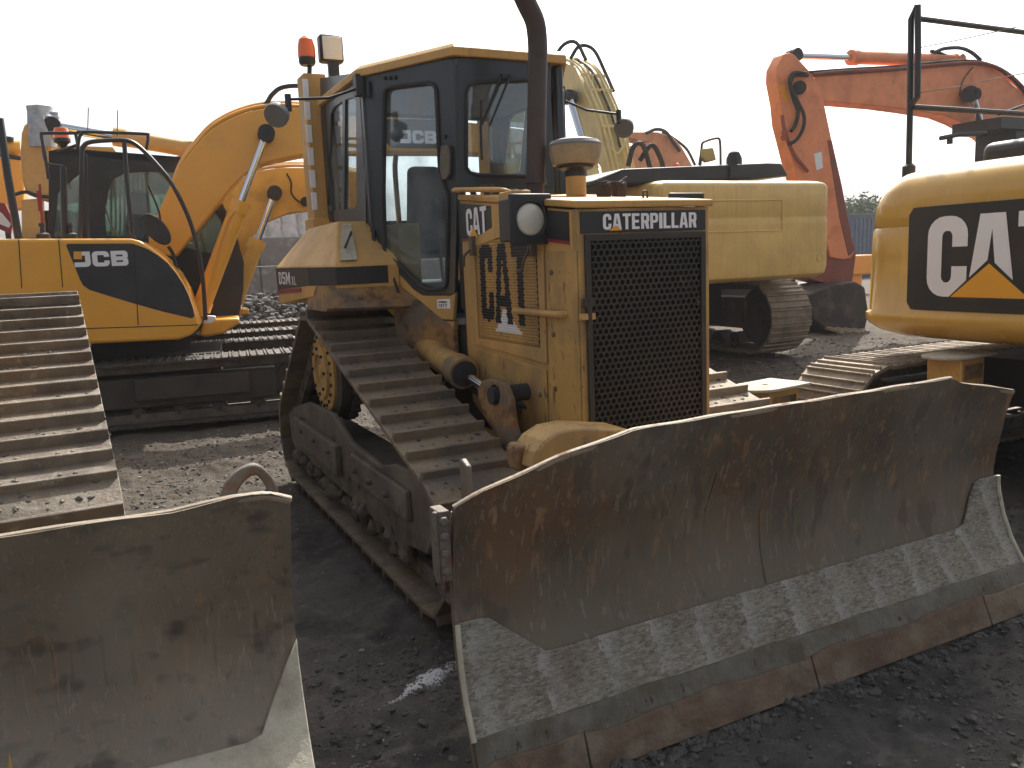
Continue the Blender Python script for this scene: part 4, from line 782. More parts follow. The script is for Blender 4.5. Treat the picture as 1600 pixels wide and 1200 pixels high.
b = MB(); b.obox(JP+JD*-.7+JN*.5+V((0, 0, .45)), JD*1.9, JN*1.6, (0, 0, .3)); b.cyl(JP+JD*.25+JN*1.35+V((0, 0, .7)), JP+JD*.25+JN*1.35+V((0, 0, .98)), .6, n=32); b.build('undercarriage', 'dark', ej)
side = [(-140, 376), (0, 373), (205, 372.5), (218, 376), (237, 387), (258, 404), (277, 426), (292, 452), (303, 482), (311, 508), (309, 514), (298, 524), (280, 531), (135, 538), (-140, 548)]
body = JS(side, .16, .95, 'side_body', 'jcb', bevel=.035, seg=4)
JS([(-140, 374), (190, 372), (290, 470), (300, 525), (135, 538), (-140, 548)], 1.12, .35, 'frame_deck', 'dark')
JS([(-230, 330), (-100, 330), (-100, 548), (-230, 548)], .3, 2.2, 'counterweight', 'jcb', bevel=.08)
e = -.0025
dec = [(103, 383), (107, 381), (205, 380.5), (217, 384), (232, 390), (247, 399), (262, 411), (275, 427), (287, 445), (295, 462), (301, 480), (304, 494), (300, 497.5), (255, 487), (212, 475), (172, 463), (140, 453), (130, 446), (125, 437)]
dcl = JS(dec, .16+e, .002, 'side_decal', 'black', body, bevel=0)
b = MB(); P0 = J(117, 417.5, .16+2*e); ux = (J(203, 416, .16+2*e)-P0); uy = J(117, 393.5, .16+2*e)-P0; uy = V((0, 0, uy.z)); ux.z = ux.z*.4
b.text('JCB', P0, ux*(1/3.15), uy, w=.98, t=.3, gap=.10); b.build('lettering', 'white', dcl, smoothang=0, fix=False)
JS([(115, 393), (128, 393), (128, 405), (115, 405)], .16+3*e, .002, 'logo_square', 'jcb', dcl, bevel=0)
for (u0, v0, u1, v1) in ((29, 374, 34, 450), (91.5, 374, 98, 449), (209, 381, 216, 508)):
    JS([(u0-.7, v0), (u0+.7, v0), (u1+.7, v1), (u1-.7, v1)], .16-.0035, .005, 'panel_gap', 'dark', body, bevel=0)
JS([(125, 513), (311, 507), (311, 508.2), (125, 514.4)], .16-.0035, .005, 'panel_gap', 'dark', body, bevel=0)
b = MB()
for u, v in ((68, 372), (112, 372)): b.lathe(J(u, v, .6), (0, 0, 1), [(.07, -.02), (.07, .04), (.03, .06), (.02, .12), (.035, .13), (.03, .16)], 14)
b.build('filler_cap', 'rubber', body)
# boom and its cylinders
bm_up = [(240, 400), (232, 376), (242, 345), (259, 305), (281, 261), (312, 220), (337, 197), (375, 178), (419, 168), (462, 168), (487, 171), (560, 176), (640, 180), (700, 186), (780, 196), (858, 206)]
bm_dn = [(858, 243), (780, 240), (690, 238), (600, 238), (520, 238), (487, 240), (437, 249), (403, 259), (369, 286), (328, 336), (292, 378), (275, 400)]
boom = JS([tuple(p[:2]) for p in smooth([(*p, 0) for p in bm_up], 3)]+[tuple(p[:2]) for p in smooth([(*p, 0) for p in bm_dn], 3)], 1.12, .42, 'boom', 'jcb', bevel=.02)
JS([(600, 186), (598, 186), (690, 187), (693, 232), (612, 231), (603, 222)], 1.12-.004, .003, 'boom_decal', 'black', boom, bevel=0)
b = MB(); P0 = J(626, 223.5, 1.11); ux = J(684, 225, 1.11)-P0; uy = V((0, 0, (J(626, 203, 1.11)-P0).z)); b.text('JCB', P0, ux*(1/3.2), uy, w=.98, t=.3, gap=.10); b.build('lettering', 'white', boom, smoothang=0, fix=False)
b = MB()
for k, dv in ((0, 0), (1, 5)):
    b.curve([J(u, v-3-dv*.8, 1.16+k*.1) for u, v in ((262, 318), (282, 262), (312, 221), (337, 197), (375, 178), (419, 168), (470, 169), (560, 177))], .024)
b.build('boom_pipe', 'jcb', boom)
b = MB(); b.curve([J(u, v, 1.2) for u, v in ((396, 175), (415, 163), (425, 148), (440, 137), (465, 134), (487, 138), (520, 155))], .028); b.curve([J(u, v, 1.3) for u, v in ((330, 196), (375, 172), (405, 163), (440, 160))], .02); b.build('boom_hose', 'rubber', boom)
for o in (.98, 1.62):
    c_ = cylinder(ej, J(314, 482, o), J(416, 209, o), .60, .105, .045, 'jcb', 'boom_cylinder')
    b = MB(); b.cyl(J(416, 209, o-.09), J(416, 209, o+.05), .095, n=20); b.build('boom_pin', 'rubber', c_)
    b = MB(); b.curve([J(318, 470, o-.11), J(332, 420, o-.13), (J(352, 350, o-.13)), J(366, 330, o-.1)], .018); b.build('cylinder_pipe', 'jcb', c_)
# cab on the far side of the boom
fo, bo = 1.62, 2.55
shape = [(76, 236), (100, 231), (281, 245), (310, 268), (345, 312), (368, 360), (381, 410), (380, 455), (373, 496), (326, 494), (300, 470), (230, 400), (76, 400)]
h1 = [(90, 300), (127, 268), (128, 366), (84, 370)]; h2 = [(168, 300), (176, 280), (195, 270), (230, 268), (285, 270), (318, 300), (345, 345), (355, 385), (345, 400), (230, 372), (166, 368), (163, 340)]
h3 = [(262, 405), (335, 415), (348, 470), (320, 478), (300, 455)]
b = MB(); b.holed([J(u, v, fo) for u, v in shape], [[J(u, v, fo) for u, v in h] for h in (h1, h2)], JN*.05); cb = b.build('cab', 'black', ej, bevel=.005)
b = MB(); b.holed([J(u, v, bo) for u, v in shape], [[J(u, v, bo) for u, v in h] for h in (h1, h2)], JN*.05); b.prism([J(u, v, fo) for u, v in ((76, 236), (100, 231), (281, 245), (300, 260), (285, 256), (100, 243), (76, 248))], JN*(bo-fo)); b.build('cab_shell', 'black', cb)
for h in (h1, h2):
    for o in (fo+.02, bo+.02):
        b = MB(); b.prism([J(u, v, o) for u, v in h], JN*.004); b.build('cab_window', 'glassg', cb, smoothang=0)
b = MB(); b.prism([J(u, v, fo+.1) for u, v in ((282, 246), (345, 312), (368, 360), (381, 410), (380, 455), (373, 496), (370, 496), (377, 455), (378, 410), (365, 360), (342, 313), (280, 248))], JN*(bo-fo-.1)); b.build('windscreen', 'glassg', cb, smoothang=0)
b = MB()
for q in range(9):
    u = 172+q*7; b.prism([J(u, 272, bo-.1), J(u+3.4, 271, bo-.1), J(u+3.4, 366, bo-.1), J(u, 366, bo-.1)], JN*.02)
b.build('curtain', 'bag', cb)
b = MB(); b.prism([J(u, v, fo+.25) for u, v in ((190, 400), (196, 345), (204, 300), (216, 296), (228, 300), (232, 345), (236, 400))], JN*.4); b.build('operator_seat', 'fabric', cb, bevel=.03)
b = MB(); b.prism([J(u, v, fo) for u, v in ((92, 234), (88, 227), (176, 230), (182, 238))], JN*.9); b.build('roof_panel', 'kom', cb)
# guard rails, mirror, beacon, pole
b = MB(); T = lambda pts, r, o: b.curve([J(u, v, o) for u, v in pts], r, sub=4)
T([(125, 371), (127, 300), (128, 240), (131, 228), (141, 222), (166, 219.5), (194, 219), (210, 224), (226, 237), (245, 257), (266, 283), (286, 320), (300, 355), (312, 402), (318, 450), (321, 500)], .024, .5)
b.tube([J(194, 219, .5), J(198, 280, .5), J(206, 366, .5)], .024, 8); b.tube([J(134, 240, .55), J(138, 372, .55)], .012, 8)
b.build('guard_frame', 'black', ej)
b = MB(); T = lambda pts, r, o: b.curve([J(u, v, o) for u, v in pts], r, sub=4)
T([(76, 280), (70, 240), (65, 212), (70, 208), (118, 208), (130, 206), (222, 209), (231, 213), (228, 235)], .018, 1.0)
T([(118, 208), (122, 228)], .018, 1.0); T([(130, 206), (124, 215), (121, 235)], .018, .8); T([(65, 212), (69, 244), (76, 256), (100, 260)], .016, 1.3); T([(90, 238), (122, 226)], .018, 1.0)
b.build('roof_rail', 'black', ej)
b = MB(); b.tube([J(101, 372, .6), J(100, 320, .6), J(99, 260, .6)], .035, 8); b.tube([J(-1, 185, .5), J(13, 280, .5), J(29, 373, .5)], .04, 8); b.build('upright_rail', 'black', ej)
b = MB(); b.tube([J(62, 288, .9), J(67, 366, .9)], .015, 6); b.tube([J(59, 298, .9), J(62, 330, .9)], .015, 6); b.build('marker_rod', 'red', ej)
c = J(97, 218, 1.5); b = MB(); b.lathe(c, (0, 0, 1), [(.02, -.1), (.06, -.05), (.09, -.03), (.09, .01)], 16); be = b.build('beacon', 'black', ej); b = MB(); b.lathe(c, (0, 0, 1), [(.09, .01), (.085, .08), (.07, .13), (.02, .14)], 18); b.build('beacon_dome', 'beacon', be)
b = MB(); T = lambda pts, r, o: b.curve([J(u, v, o) for u, v in pts], r, sub=4)
T([(206, 364), (216, 381), (222, 376), (230, 362)], .014, .45); ma = b.build('mirror_arm', 'black', ej)
b = MB(); c = J(244, 358, .40); a1 = (J(262, 377, .4)-J(228, 342, .4)); a1.normalize(); a2 = (J(254, 345, .4)-J(236, 368, .4)).normalized()
b.prism([c+a1*.20*math.cos(t)*1.0+a2*.11*math.sin(t) for t in [2*PI*i/20 for i in range(20)]], JN*.07); b.build('mirror', 'rubber', ma, bevel=.02)
b = MB(); T([(263, 385), (270, 396), (274, 412), (278, 430)], .02, .7); b.curve([J(u, v, .9) for u, v in ((232, 290), (248, 330), (252, 360))], .012); b.curve([J(u, v, .6) for u, v in ((163, 320), (172, 348), (184, 370))], .008); b.build('loose_hose', 'rubber', ej)
JS([(320, 493), (337, 494), (337, 500), (330, 506), (318, 506)], .5, .1, 'bracket', 'white', ej); JS([(376, 483), (389, 483), (389, 491), (376, 491)], 1.7, .15, 'marker_lamp', 'amber', ej)
JS([(318, 505), (325, 499), (374, 497), (374, 505), (350, 521), (322, 527), (310, 524)], .9, 1.6, 'cab_base', 'jcb', bevel=.03)
b = MB()
for u, v, h in ((137, 168, 39), (183, 172, 42)): b.tube([J(u, v+h, 1.6), J(u+1, v, 1.6)], .006, 5)
b.build('antenna', 'black', ej)

# ------------------------------------------------------------------ OCHRE EXCAVATOR behind the amber one
def mkplane(P, d):
    D = V(d).normalized(); N_ = V((-D.y, D.x, 0)); P = V(P); return (lambda u, v, o=0.: pl(P+N_*o, N_, u, v)), D, N_
OQ, OD, ON = mkplane((2.4, 12.6, 0), (1.72, -.253, 0))
eo = thing('excavator', 'dull ochre excavator whose arched boom shows under the amber boom, behind the amber machine', 'excavator', (1.6, 13.4, 0))
def SH(fn, N_, pts, o, d, name, m, par, bevel=.012, seg=2):
    b = MB(); b.prism([fn(u, v, o) for u, v in pts], N_*d); return b.build(name, m, par, bevel=bevel, seg=seg)
bo_ = SH(OQ, ON, [(300, 420), (330, 345), (352, 300), (378, 276), (403, 267), (437, 262), (487, 262), (560, 268), (600, 280), (600, 318), (560, 325), (487, 328), (450, 333), (419, 346), (397, 367), (372, 420)], 0, .45, 'boom', 'tan2', eo)
b = MB()
for k in range(3): b.curve([OQ(u, v-2-k*2, .05+k*.1) for u, v in ((352, 300), (378, 276), (403, 267), (437, 262), (487, 262), (600, 276))], .022)
b.build('boom_pipe', 'tan', bo_); b = MB(); b.curve([OQ(u, v, -.02) for u, v in ((448, 271), (455, 285), (455, 300), (463, 312), (474, 318))], .012); b.cyl(OQ(477, 315, -.08), OQ(477, 315, .05), .07, n=14); b.build('work_lamp', 'rubber', bo_)
c_ = cylinder(eo, OQ(368, 470, -.12), OQ(429, 302, -.12), .55, .11, .05, 'tan2', 'boom_cylinder')
b = MB(); b.obox(V((.0, 12.8, 1.0)), OD*1.5, ON*2.4, (0, 0, 1.1)); b.build('house', 'tan2', eo, bevel=.05)
for o in (.3, 2.3):
    c = V((1.6, 12.7, 0))+ON*o; track(eo, c, OD, ON, [(-1.4, .4, .37), (1.75, .4, .37)], .6, .2, 'shoedark', hg=.025, ribs=3)
    b = MB(); b.obox(c-OD*1.2-ON*.12+V((0, 0, .25)), OD*2.7, ON*.24, (0, 0, .3)); b.build('track_frame', 'mudframe', eo)
# ------------------------------------------------------------------ TAN EXCAVATOR, far left
TQ, TD, TN = mkplane((0, 15., 0), (1, -.15, 0))
et = thing('excavator', 'tan excavator with its upright stick wrapped in a sack, behind the amber cab', 'excavator', (0, 16, 0))
st_ = SH(TQ, TN, [(33, 208), (37, 196), (44, 190), (60, 184), (73, 180), (84, 192), (86, 210), (76, 245), (80, 280), (85, 300), (80, 312), (66, 313), (40, 303), (34, 280), (31, 240)], 0, .45, 'stick', 'tan', et, bevel=.04)
c_ = cylinder(et, TQ(300, 234, .1), TQ(84, 197, .1), .56, .13, .08, 'tan', 'stick_cylinder')
SH(TQ, TN, [(80, 290), (180, 268), (300, 238), (340, 240), (360, 300), (300, 400), (240, 400), (260, 300), (80, 318)], .1, .4, 'boom', 'tan', et)
b = MB(); b.obox(V((-1.0, 15.2, .9)), TD*3.2, TN*2.6, (0, 0, 1.5)); b.build('house', 'tan', et, bevel=.05)
b = MB(); b.obox(V((-.75, 15.3, 2.35)), TD*.5, TN*1.1, (0, 0, .4)); b.curve([TQ(20, 305, -.1), TQ(40, 300, -.1), TQ(60, 306, -.1), TQ(85, 308, -.1)], .03); b.build('cab', 'black', et, bevel=.05)
SH(TQ, TN, [(33, 312), (62, 310), (66, 372), (34, 372)], -.1, .3, 'stick_lug', 'tan', et)
c = V((0, 15, 0)); track(et, V((0.4, 15.3, 0)), TD, TN, [(-1.5, .4, .37), (1.8, .4, .37)], .6, .2, 'shoedark', hg=.025, ribs=3)
def crumple(b, O, a, c_, N_, w, h, d, amp, seed, nu=22, nv=18):
    rs = np.random.RandomState(seed); vs = []; k = rs.rand(6, 4)*6
    for j in range(nv+1):
        for i in range(nu):
            t = 2*PI*i/nu; z = j/nv; tap = (1-.25*z)*(1 if j < nv else .25)
            q = 1+amp*sum(math.sin(k[m, 0]*math.cos(t)*2+k[m, 1]*z*3+k[m, 2]+m*math.sin(t)) for m in range(4))/3
            vs.append(O+a*(w/2*math.cos(t)*tap*q)+N_*(d/2*math.sin(t)*tap*q)+c_*(h*z))
    b.add(vs, [(j*nu+i, j*nu+(i+1) % nu, (j+1)*nu+(i+1) % nu, (j+1)*nu+i) for j in range(nv) for i in range(nu)]+[tuple(range(nu))[::-1], tuple(nv*nu+i for i in range(nu))])
sk0 = TQ(68, 232, .2); b = MB(); crumple(b, sk0, TD, V((0.02, 0, 1)), TN, .46, .66, .62, .10, 3); crumple(b, TQ(74, 192, .2), TD, V((.15, 0, 1)), TN, .36, .16, .4, .35, 9)
s_ = b.build('sack', 'sack', None, smoothang=50); tag(s_, 'crumpled grey woven sack pulled over the top of the tan excavator stick', 'sack')
# ------------------------------------------------------------------ orange-yellow excavator at the left edge
LQ, LD, LN = mkplane((0, 18., 0), (1, -.1, 0))
el = thing('excavator', 'orange yellow excavator arm at the very left edge behind the tan stick', 'excavator', (-3.2, 18.6, 0))
bo_ = SH(LQ, LN, [(-60, 250), (-10, 246), (32, 248), (38, 270), (36, 325), (-10, 330), (-60, 330)], 0, .5, 'boom', 'jcb', el, bevel=.03)
b = MB(); b.cyl(LQ(-50, 232, .2), LQ(34, 233, .2), .15, n=18); b.build('stick_cylinder', 'jcb', el); b = MB(); b.curve([LQ(-20, 238, 0), LQ(5, 243, 0), LQ(33, 247, 0)], .04); b.cyl(LQ(12, 220, .1), LQ(12, 214, .1), .1, n=10); b.build('hose', 'rubber', el)
b = MB(); b.obox(V((-4.6, 17.5, .9)), LD*2.4, LN*2.6, (0, 0, 1.6)); b.build('house', 'jcb', el, bevel=.05)
track(el, V((-3.4, 17.7, 0)), LD, LN, [(-1.5, .4, .37), (1.5, .4, .37)], .6, .2, 'shoedark', hg=.025, ribs=3)
b = MB(); q0 = LQ(-30, 312, -2); q1 = LQ(17, 352, -2); b.prism([LQ(-30, 312, -2), LQ(8, 318, -2), LQ(20, 345, -2), LQ(17, 366, -2), LQ(-30, 345, -2)], LN*.06); o = b.build('barrier_board', 'red', None); tag(o, 'red and white barrier board at the left edge of the yard', 'barrier')
b = MB(); b.prism([LQ(-30, 326, -2.01), LQ(2, 332, -2.01), LQ(17, 350, -2.01), LQ(14, 356, -2.01), LQ(-30, 338, -2.01)], LN*.008); b.build('white_stripe', 'white', o)
b = MB(); b.box(q0.x, q0.x+.08, q0.y, q0.y+.08, 0, q0.z); b.box(q1.x-.1, q1.x-.02, q1.y+.03, q1.y+.1, 0, q1.z-.1); b.build('post', 'black', o)

# ------------------------------------------------------------------ PALE YELLOW EXCAVATOR (right, middle distance)
ek = thing('excavator', 'faded pale yellow excavator with pipe-covered boom and plain counterweight, right of the bulldozer hood', 'excavator', (8.8, 11.4, 0))
KY = 8.9; K = lambda u, v, o=0.: ay(u, v, KY+o)
kr = K(1298, 400).x; kw = 3.1; kl = kr-kw; kz0, kz1 = K(1298, 425).z-.06, K(1290, 281).z
b = MB(); nz_ = 12; prof_k = [(.10, 0.0), (.02, .04), (0, .12), (0, .55), (0, .60), (.012, .62), (.012, .64), (0, .66), (0, .93), (.03, .97), (.09, .99), (.16, 1.0)]
def cwring(cx, y0, w, dep, r, ins, z, n=7):
    pts = []; x0, x1 = cx-w/2+ins, cx+w/2-ins; y0 += ins
    bow = .05
    for (px, py, a0) in ((x1-r, y0+r, -90), (x1, y0+dep, 0), (x0, y0+dep, 180), (x0+r, y0+r, 180)):
        if py == y0+dep: pts.append(V((px, py, z)))
        else: pts += [V((px+r*math.cos(math.radians(a0+90*i/n)), py+r*math.sin(math.radians(a0+90*i/n)), z)) for i in range(n+1)]
    return pts
rings = [cwring((kl+kr)/2, KY, kw, 1.0, .14, i_, kz0+(kz1-kz0)*f_) for i_, f_ in prof_k]; n = len(rings[0]); vs = [p for r in rings for p in r]
b.add(vs, [(i*n+k, i*n+(k+1) % n, (i+1)*n+(k+1) % n, (i+1)*n+k) for i in range(len(rings)-1) for k in range(n)]+[tuple(range(n)), tuple((len(rings)-1)*n+k for k in range(n))])
kcw = b.build('counterweight', 'kom', ek, bevel=.01, smoothang=40)
b = MB(); zq = kz0+(kz1-kz0)*.8
b.box(kl+.55, kr-.95, KY-.012, KY+.01, zq-.012, zq+.012); b.box(kr-.97, kr-.95, KY-.012, KY+.01, zq-.42, zq+.0); b.box(kl+.55, kr-.95, KY-.011, KY+.01, zq-.43, zq-.41); b.build('raised_border', 'kom', kcw, bevel=.008)
b = MB(); b.lathe((kr-.22, KY, kz0+.28), (0, -1, 0), [(.07, 0), (.07, .008), (.05, .01), (.05, .004), (.01, .004)], 20); b.build('cover_plug', 'kom', kcw)
b = MB(); b.box(kl+.02, kr-.04, KY+1.0, KY+3.6, kz0, kz1-.06); b.build('house', 'kom', ek, bevel=.05)
hoodk = [K(925, 283, .35), K(972, 264, .35), K(1200, 254.5, .35), K(1221, 255, .35), K(1231, 272, .35), K(1231, 276, .35), K(925, 290, .35)]
b = MB(); b.prism(hoodk, (0, 2.2, 0)); hk_ = b.build('engine_hood', 'black', ek, bevel=.03)
b = MB()
for q in range(7): b.tube([K(932+q*6, 283.5-q*2.6, .335), K(940+q*6, 281-q*2.6, .335)], .012, 6)
b.build('louvre', 'rubber', hk_)
b = MB(); c = K(1145, 265, .34); b.box(c.x-.06, c.x+.06, c.y-.02, c.y+.03, c.z-.1, c.z+.09); c = K(1147, 256, 1.3); b.lathe(c, (0, 0, 1), [(.12, -.1), (.12, .08), (.08, .17), (.02, .2)], 14); b.build('exhaust_stub', 'rubber', hk_)
b = MB(); b.curve([K(1094, 262, 1.5), K(1096, 240, 1.5), K(1097, 225, 1.5), K(1104, 220, 1.5), K(1120, 216, 1.5), K(1125, 222, 1.5), K(1126, 258, 1.5)], .02); b.tube([K(1097, 225, 1.5), K(1092, 258, 1.5)], .015, 6); mk = b.build('mirror_rail', 'steel', ek)
b = MB(); b.prism([K(1098, 232, 1.45), K(1115, 230, 1.45), K(1120, 250, 1.45), K(1104, 254, 1.45), K(1097, 246, 1.45)], (0, .08, 0)); b.build('mirror', 'kom', mk, bevel=.02)
# boom: slab at constant x, rising away from us
bx0, bx1 = 8.45, 8.98
Kx = lambda u, v, x=bx0: ax(u, v, x)
back = [(958, 300), (951, 262), (944, 232), (936, 200), (927, 172), (915, 143), (904, 120), (893, 105), (880, 96)]
bp = [Kx(u, v) for u, v in back]
front = [Kx(u, v) for u, v in ((860, 112), (866, 128), (880, 150), (894, 175), (905, 205), (922, 235), (938, 262), (944, 300))]
b = MB(); b.prism(bp+front, (bx1-bx0, 0, 0)); kb = b.build('boom', 'komboom', ek, bevel=.02)
b = MB()
for q, xx in enumerate((.06, .14, .34, .42, .5)):
    b.curve([V((bx0+xx, p.y-.05-.02*(q % 2), p.z+.03)) for p in bp], .023 if q != 2 else .017, sub=4)
b.curve([V((bx0+.08, bp[2].y-.1, bp[2].z)), V((bx0+.2, bp[2].y-.12, bp[2].z-.1)), V((bx0+.3, bp[2].y-.12, bp[2].z-.02)), V((bx0+.45, bp[2].y-.1, bp[2].z+.15))], .024)
for i in (3, 5, 6): b.obox(V((bx0+.02, bp[i].y-.09, bp[i].z)), (.52, 0, 0), (0, .05, 0), (0, 0, .05))
b.build('boom_pipe', 'komboom', kb)
b = MB(); p7 = bp[-2]
b.curve([V((bx0-.25, p7.y+.3, p7.z+.15)), V((bx0-.1, p7.y+.1, p7.z+.42)), V((bx0+.12, p7.y, p7.z+.45)), V((bx0+.2, p7.y-.2, p7.z+.1))], .035)
b.curve([V((bx0+.1, p7.y+.2, p7.z+.2)), V((bx0+.25, p7.y+.1, p7.z+.42)), V((bx0+.5, p7.y, p7.z+.35)), V((bx0+.62, p7.y-.2, p7.z-.1)), V((bx0+.6, p7.y-.5, p7.z-.5))], .035)
q1 = bp[1]; b.curve([V((bx0+.25, q1.y-.25, q1.z)), V((bx0+.3, q1.y-.35, q1.z+.32)), V((bx0+.5, q1.y-.35, q1.z+.36)), V((bx0+.66, q1.y-.35, q1.z-.05))], .045); b.curve([V((bx0+.5, q1.y-.25, q1.z+.1)), V((bx0+.7, q1.y-.35, q1.z+.36)), V((bx0+.9, q1.y-.35, q1.z+.1)), V((bx0+.95, q1.y-.35, q1.z-.15))], .045)
b.curve([V((bx0+.3, p.y-.07, p.z+.02)) for p in bp[2:]], .02)
b.build('boom_hose', 'rubber', kb)
b = MB(); b.cyl(Kx(900, 103, bx0+.25), Kx(850, 103, bx0+.2), .15, n=18); sc = b.build('stick_cylinder', 'komboom', ek); 
c_ = cylinder(ek, Kx(935, 300, bx0-.25), Kx(890, 152, bx0-.25), .3, .12, .07, 'komboom', 'boom_cylinder')
b = MB(); b.cyl(Kx(888, 152, bx0-.3), Kx(893, 152, bx0+.05), .14, n=16); b.build('boom_pin', 'dark', kb)
st = Kx(862, 105, bx0+.05); b = MB(); b.prism([st+V((0, 0, .1)), st+V((0, 1.2, .3)), st+V((0, 2.2, .1)), st+V((0, 2.6, -2.6)), st+V((0, 2.2, -2.8)), st+V((0, 1.0, -.4))], (.4, 0, 0)); b.build('stick', 'komboom', ek, bevel=.03)
b = MB(); b.holed([(kl+.1, 12.2, kz1-.2), (kl+1.0, 12.2, kz1-.2), (kl+1.0, 12.2, 3.15), (kl+.1, 12.2, 3.15)], [[(kl+.18, 12.2, kz1), (kl+.92, 12.2, kz1), (kl+.92, 12.2, 3.05), (kl+.18, 12.2, 3.05)]], (0, .05, 0)); b.box(kl+.1, kl+1.0, 12.25, 13.9, 3.1, 3.16); b.box(kl+.1, kl+.14, 13.8, 13.9, 1.5, 3.1); b.box(kl+.96, kl+1., 13.8, 13.9, 1.5, 3.1); kc = b.build('cab', 'black', ek, bevel=.02)
b = MB(); b.box(kl+.18, kl+.92, 12.21, 12.214, kz1, 3.05); b.build('cab_window', 'glassg', kc, smoothang=0)
for xx in (K(1235, 500, .6).x, kl+.35):
    O = V((xx, 0, 0)); track(ek, O, (0, 1, 0), (1, 0, 0), [(10.02, .60, .55), (13.6, .60, .55)], .82, .24, 'shoepale', hg=.03, ribs=3, link=.12)
    b = MB(); b.box(xx-.18, xx+.18, 10.3, 13.4, .4, .9); b.build('track_frame', 'mudframe', ek, bevel=.03); b = MB()
    for s in (10.02, 13.6): wheel(b, (xx, s, .6), (1, 0, 0), .45, .3)
    for q in range(7): wheel(b, (xx, 10.6+q*.42, .2), (1, 0, 0), .13, .3, 14)
    b.build('wheel', 'shoedark', ek)
b = MB(); b.box(kl+.5, kr-.6, 10.6, 12.8, .5, 1.15); b.cyl((8.8, 11.6, 1.1), (8.8, 11.6, kz0+.1), .7, n=30); b.build('undercarriage', 'dark', ek)

# ------------------------------------------------------------------ small orange excavator far behind
SQ, SD, SN = mkplane((0, 22., 0), (1, .1, 0))
es = thing('excavator', 'small distant orange excavator boom rising behind the pale yellow boom', 'excavator', (19.0, 24.5, 0))
bo_ = SH(SQ, SN, [(985, 206), (1028, 206), (1052, 214), (1066, 230), (1084, 262), (1086, 300), (960, 300), (975, 240), (990, 228), (1010, 222), (985, 216)], 0, .6, 'boom', 'orange_tan', es, bevel=.03)
b = MB(); b.curve([SQ(1010, 208, -.1), SQ(1025, 202, -.1), SQ(1040, 206, -.1), SQ(1052, 222, -.1), SQ(1062, 236, -.1)], .06); b.curve([SQ(1035, 207, .2), SQ(1046, 212, .2), SQ(1072, 232, .2), SQ(1086, 258, .2)], .05); b.build('boom_hose', 'rubber', bo_)
cL = SQ(1010, 300, 0)
b = MB(); b.obox(V((cL.x-1, 22.5, .8)), SD*4, SN*2.5, (0, 0, 2.2)); b.build('house', 'orange_tan', es, bevel=.05); track(es, V((cL.x+1, 22.8, 0)), SD, SN, [(-1.6, .45, .42), (1.8, .45, .42)], .6, .21, 'shoedark', hg=.03, ribs=3)
b = MB(); c = SQ(1057, 262, -.3); b.lathe(c, (0, 0, 1), [(.1, 0), (.1, .12), (.05, .16)], 14); b.build('beacon', 'beacon', es)

# ------------------------------------------------------------------ ORANGE EXCAVATOR (right, behind)
HQ, HD, HN = mkplane((12, 12.2, 0), (1, -.02, 0))
eh = thing('excavator', 'faded orange excavator with long arm reaching left and its bucket on the ground', 'excavator', (18.5, 13.2, 0))
HS = lambda pts, o, d, name, m, par=eh, bevel=.02: SH(HQ, HN, pts, o, d, name, m, par, bevel)
stick = HS([(1225, 84), (1234, 82), (1242, 86), (1256, 101), (1270, 116), (1287, 157), (1300, 219), (1316, 291), (1331, 372), (1337, 392), (1330, 404), (1318, 406), (1298, 402), (1290, 372), (1266, 340), (1242, 269), (1231, 225), (1223, 194), (1220, 162), (1213, 125), (1214, 106)], .05, .3, 'stick', 'orange')
HS([(1293, 219), (1300, 219), (1316, 291), (1331, 372), (1337, 392), (1326, 400), (1312, 340)], .04, .02, 'stick_shade_strip', 'orange_dark', stick)  # dark strip paints the stick's shaded right face into the colour
hb = HS([(1269, 128), (1278, 117), (1290, 118), (1350, 114), (1419, 108), (1470, 104), (1516, 100), (1547, 106), (1575, 125), (1600, 147), (1640, 190), (1680, 290), (1610, 300), (1570, 235), (1545, 213), (1528, 205), (1503, 191), (1475, 180), (1425, 172), (1381, 166), (1287, 158), (1272, 158), (1262, 145)], .1, .42, 'boom', 'orange')
c_ = cylinder(eh, HQ(1495, 95, .3), HQ(1240, 87, .3), .67, .13, .065, 'orange', 'stick_cylinder')
c_ = cylinder(eh, HQ(1560, 290, -.1), HQ(1519, 148, -.1), .4, .13, .07, 'orange', 'boom_cylinder')
b = MB(); b.cyl(HQ(1516, 147, -.15), HQ(1516, 147, .12), .17, n=18); b.cyl(HQ(1249, 137, -.03), HQ(1249, 137, .6), .13, n=18); b.build('boom_pin', 'rubber', hb)
HS([(1264, 130), (1285, 131), (1284, 148), (1262, 147)], .085, .02, 'boom_end_plate', 'orange', hb)
b = MB(); HC = lambda pts, r, o: b.curve([HQ(u, v, o) for u, v in pts], r, sub=4)
HC([(1262, 118), (1242, 118), (1235, 132), (1240, 155), (1247, 175), (1243, 195), (1236, 205)], .035, -.02); HC([(1260, 115), (1240, 114), (1234, 130), (1246, 158), (1256, 180), (1255, 200), (1245, 218), (1232, 226)], .035, -.08)
HC([(1264, 113), (1330, 108), (1400, 104), (1470, 97), (1516, 95), (1550, 102), (1580, 122), (1605, 150)], .03, .06); HC([(1460, 82), (1475, 76), (1500, 75), (1518, 82), (1532, 94)], .04, .1); HC([(1455, 80), (1470, 84), (1500, 98)], .04, .25); HC([(1499, 150), (1503, 130), (1512, 115), (1520, 105)], .012, .06)
b.build('boom_hose', 'rubber', hb)
b = MB()
for k in range(4): b.curve([HQ(u, v+k*3, .02+.1*k) for u, v in ((1270, 116), (1320, 111), (1400, 107), (1500, 98), (1545, 100), (1580, 118), (1612, 150))], .028, sub=4)
b.build('boom_pipe', 'orange_dark', hb)
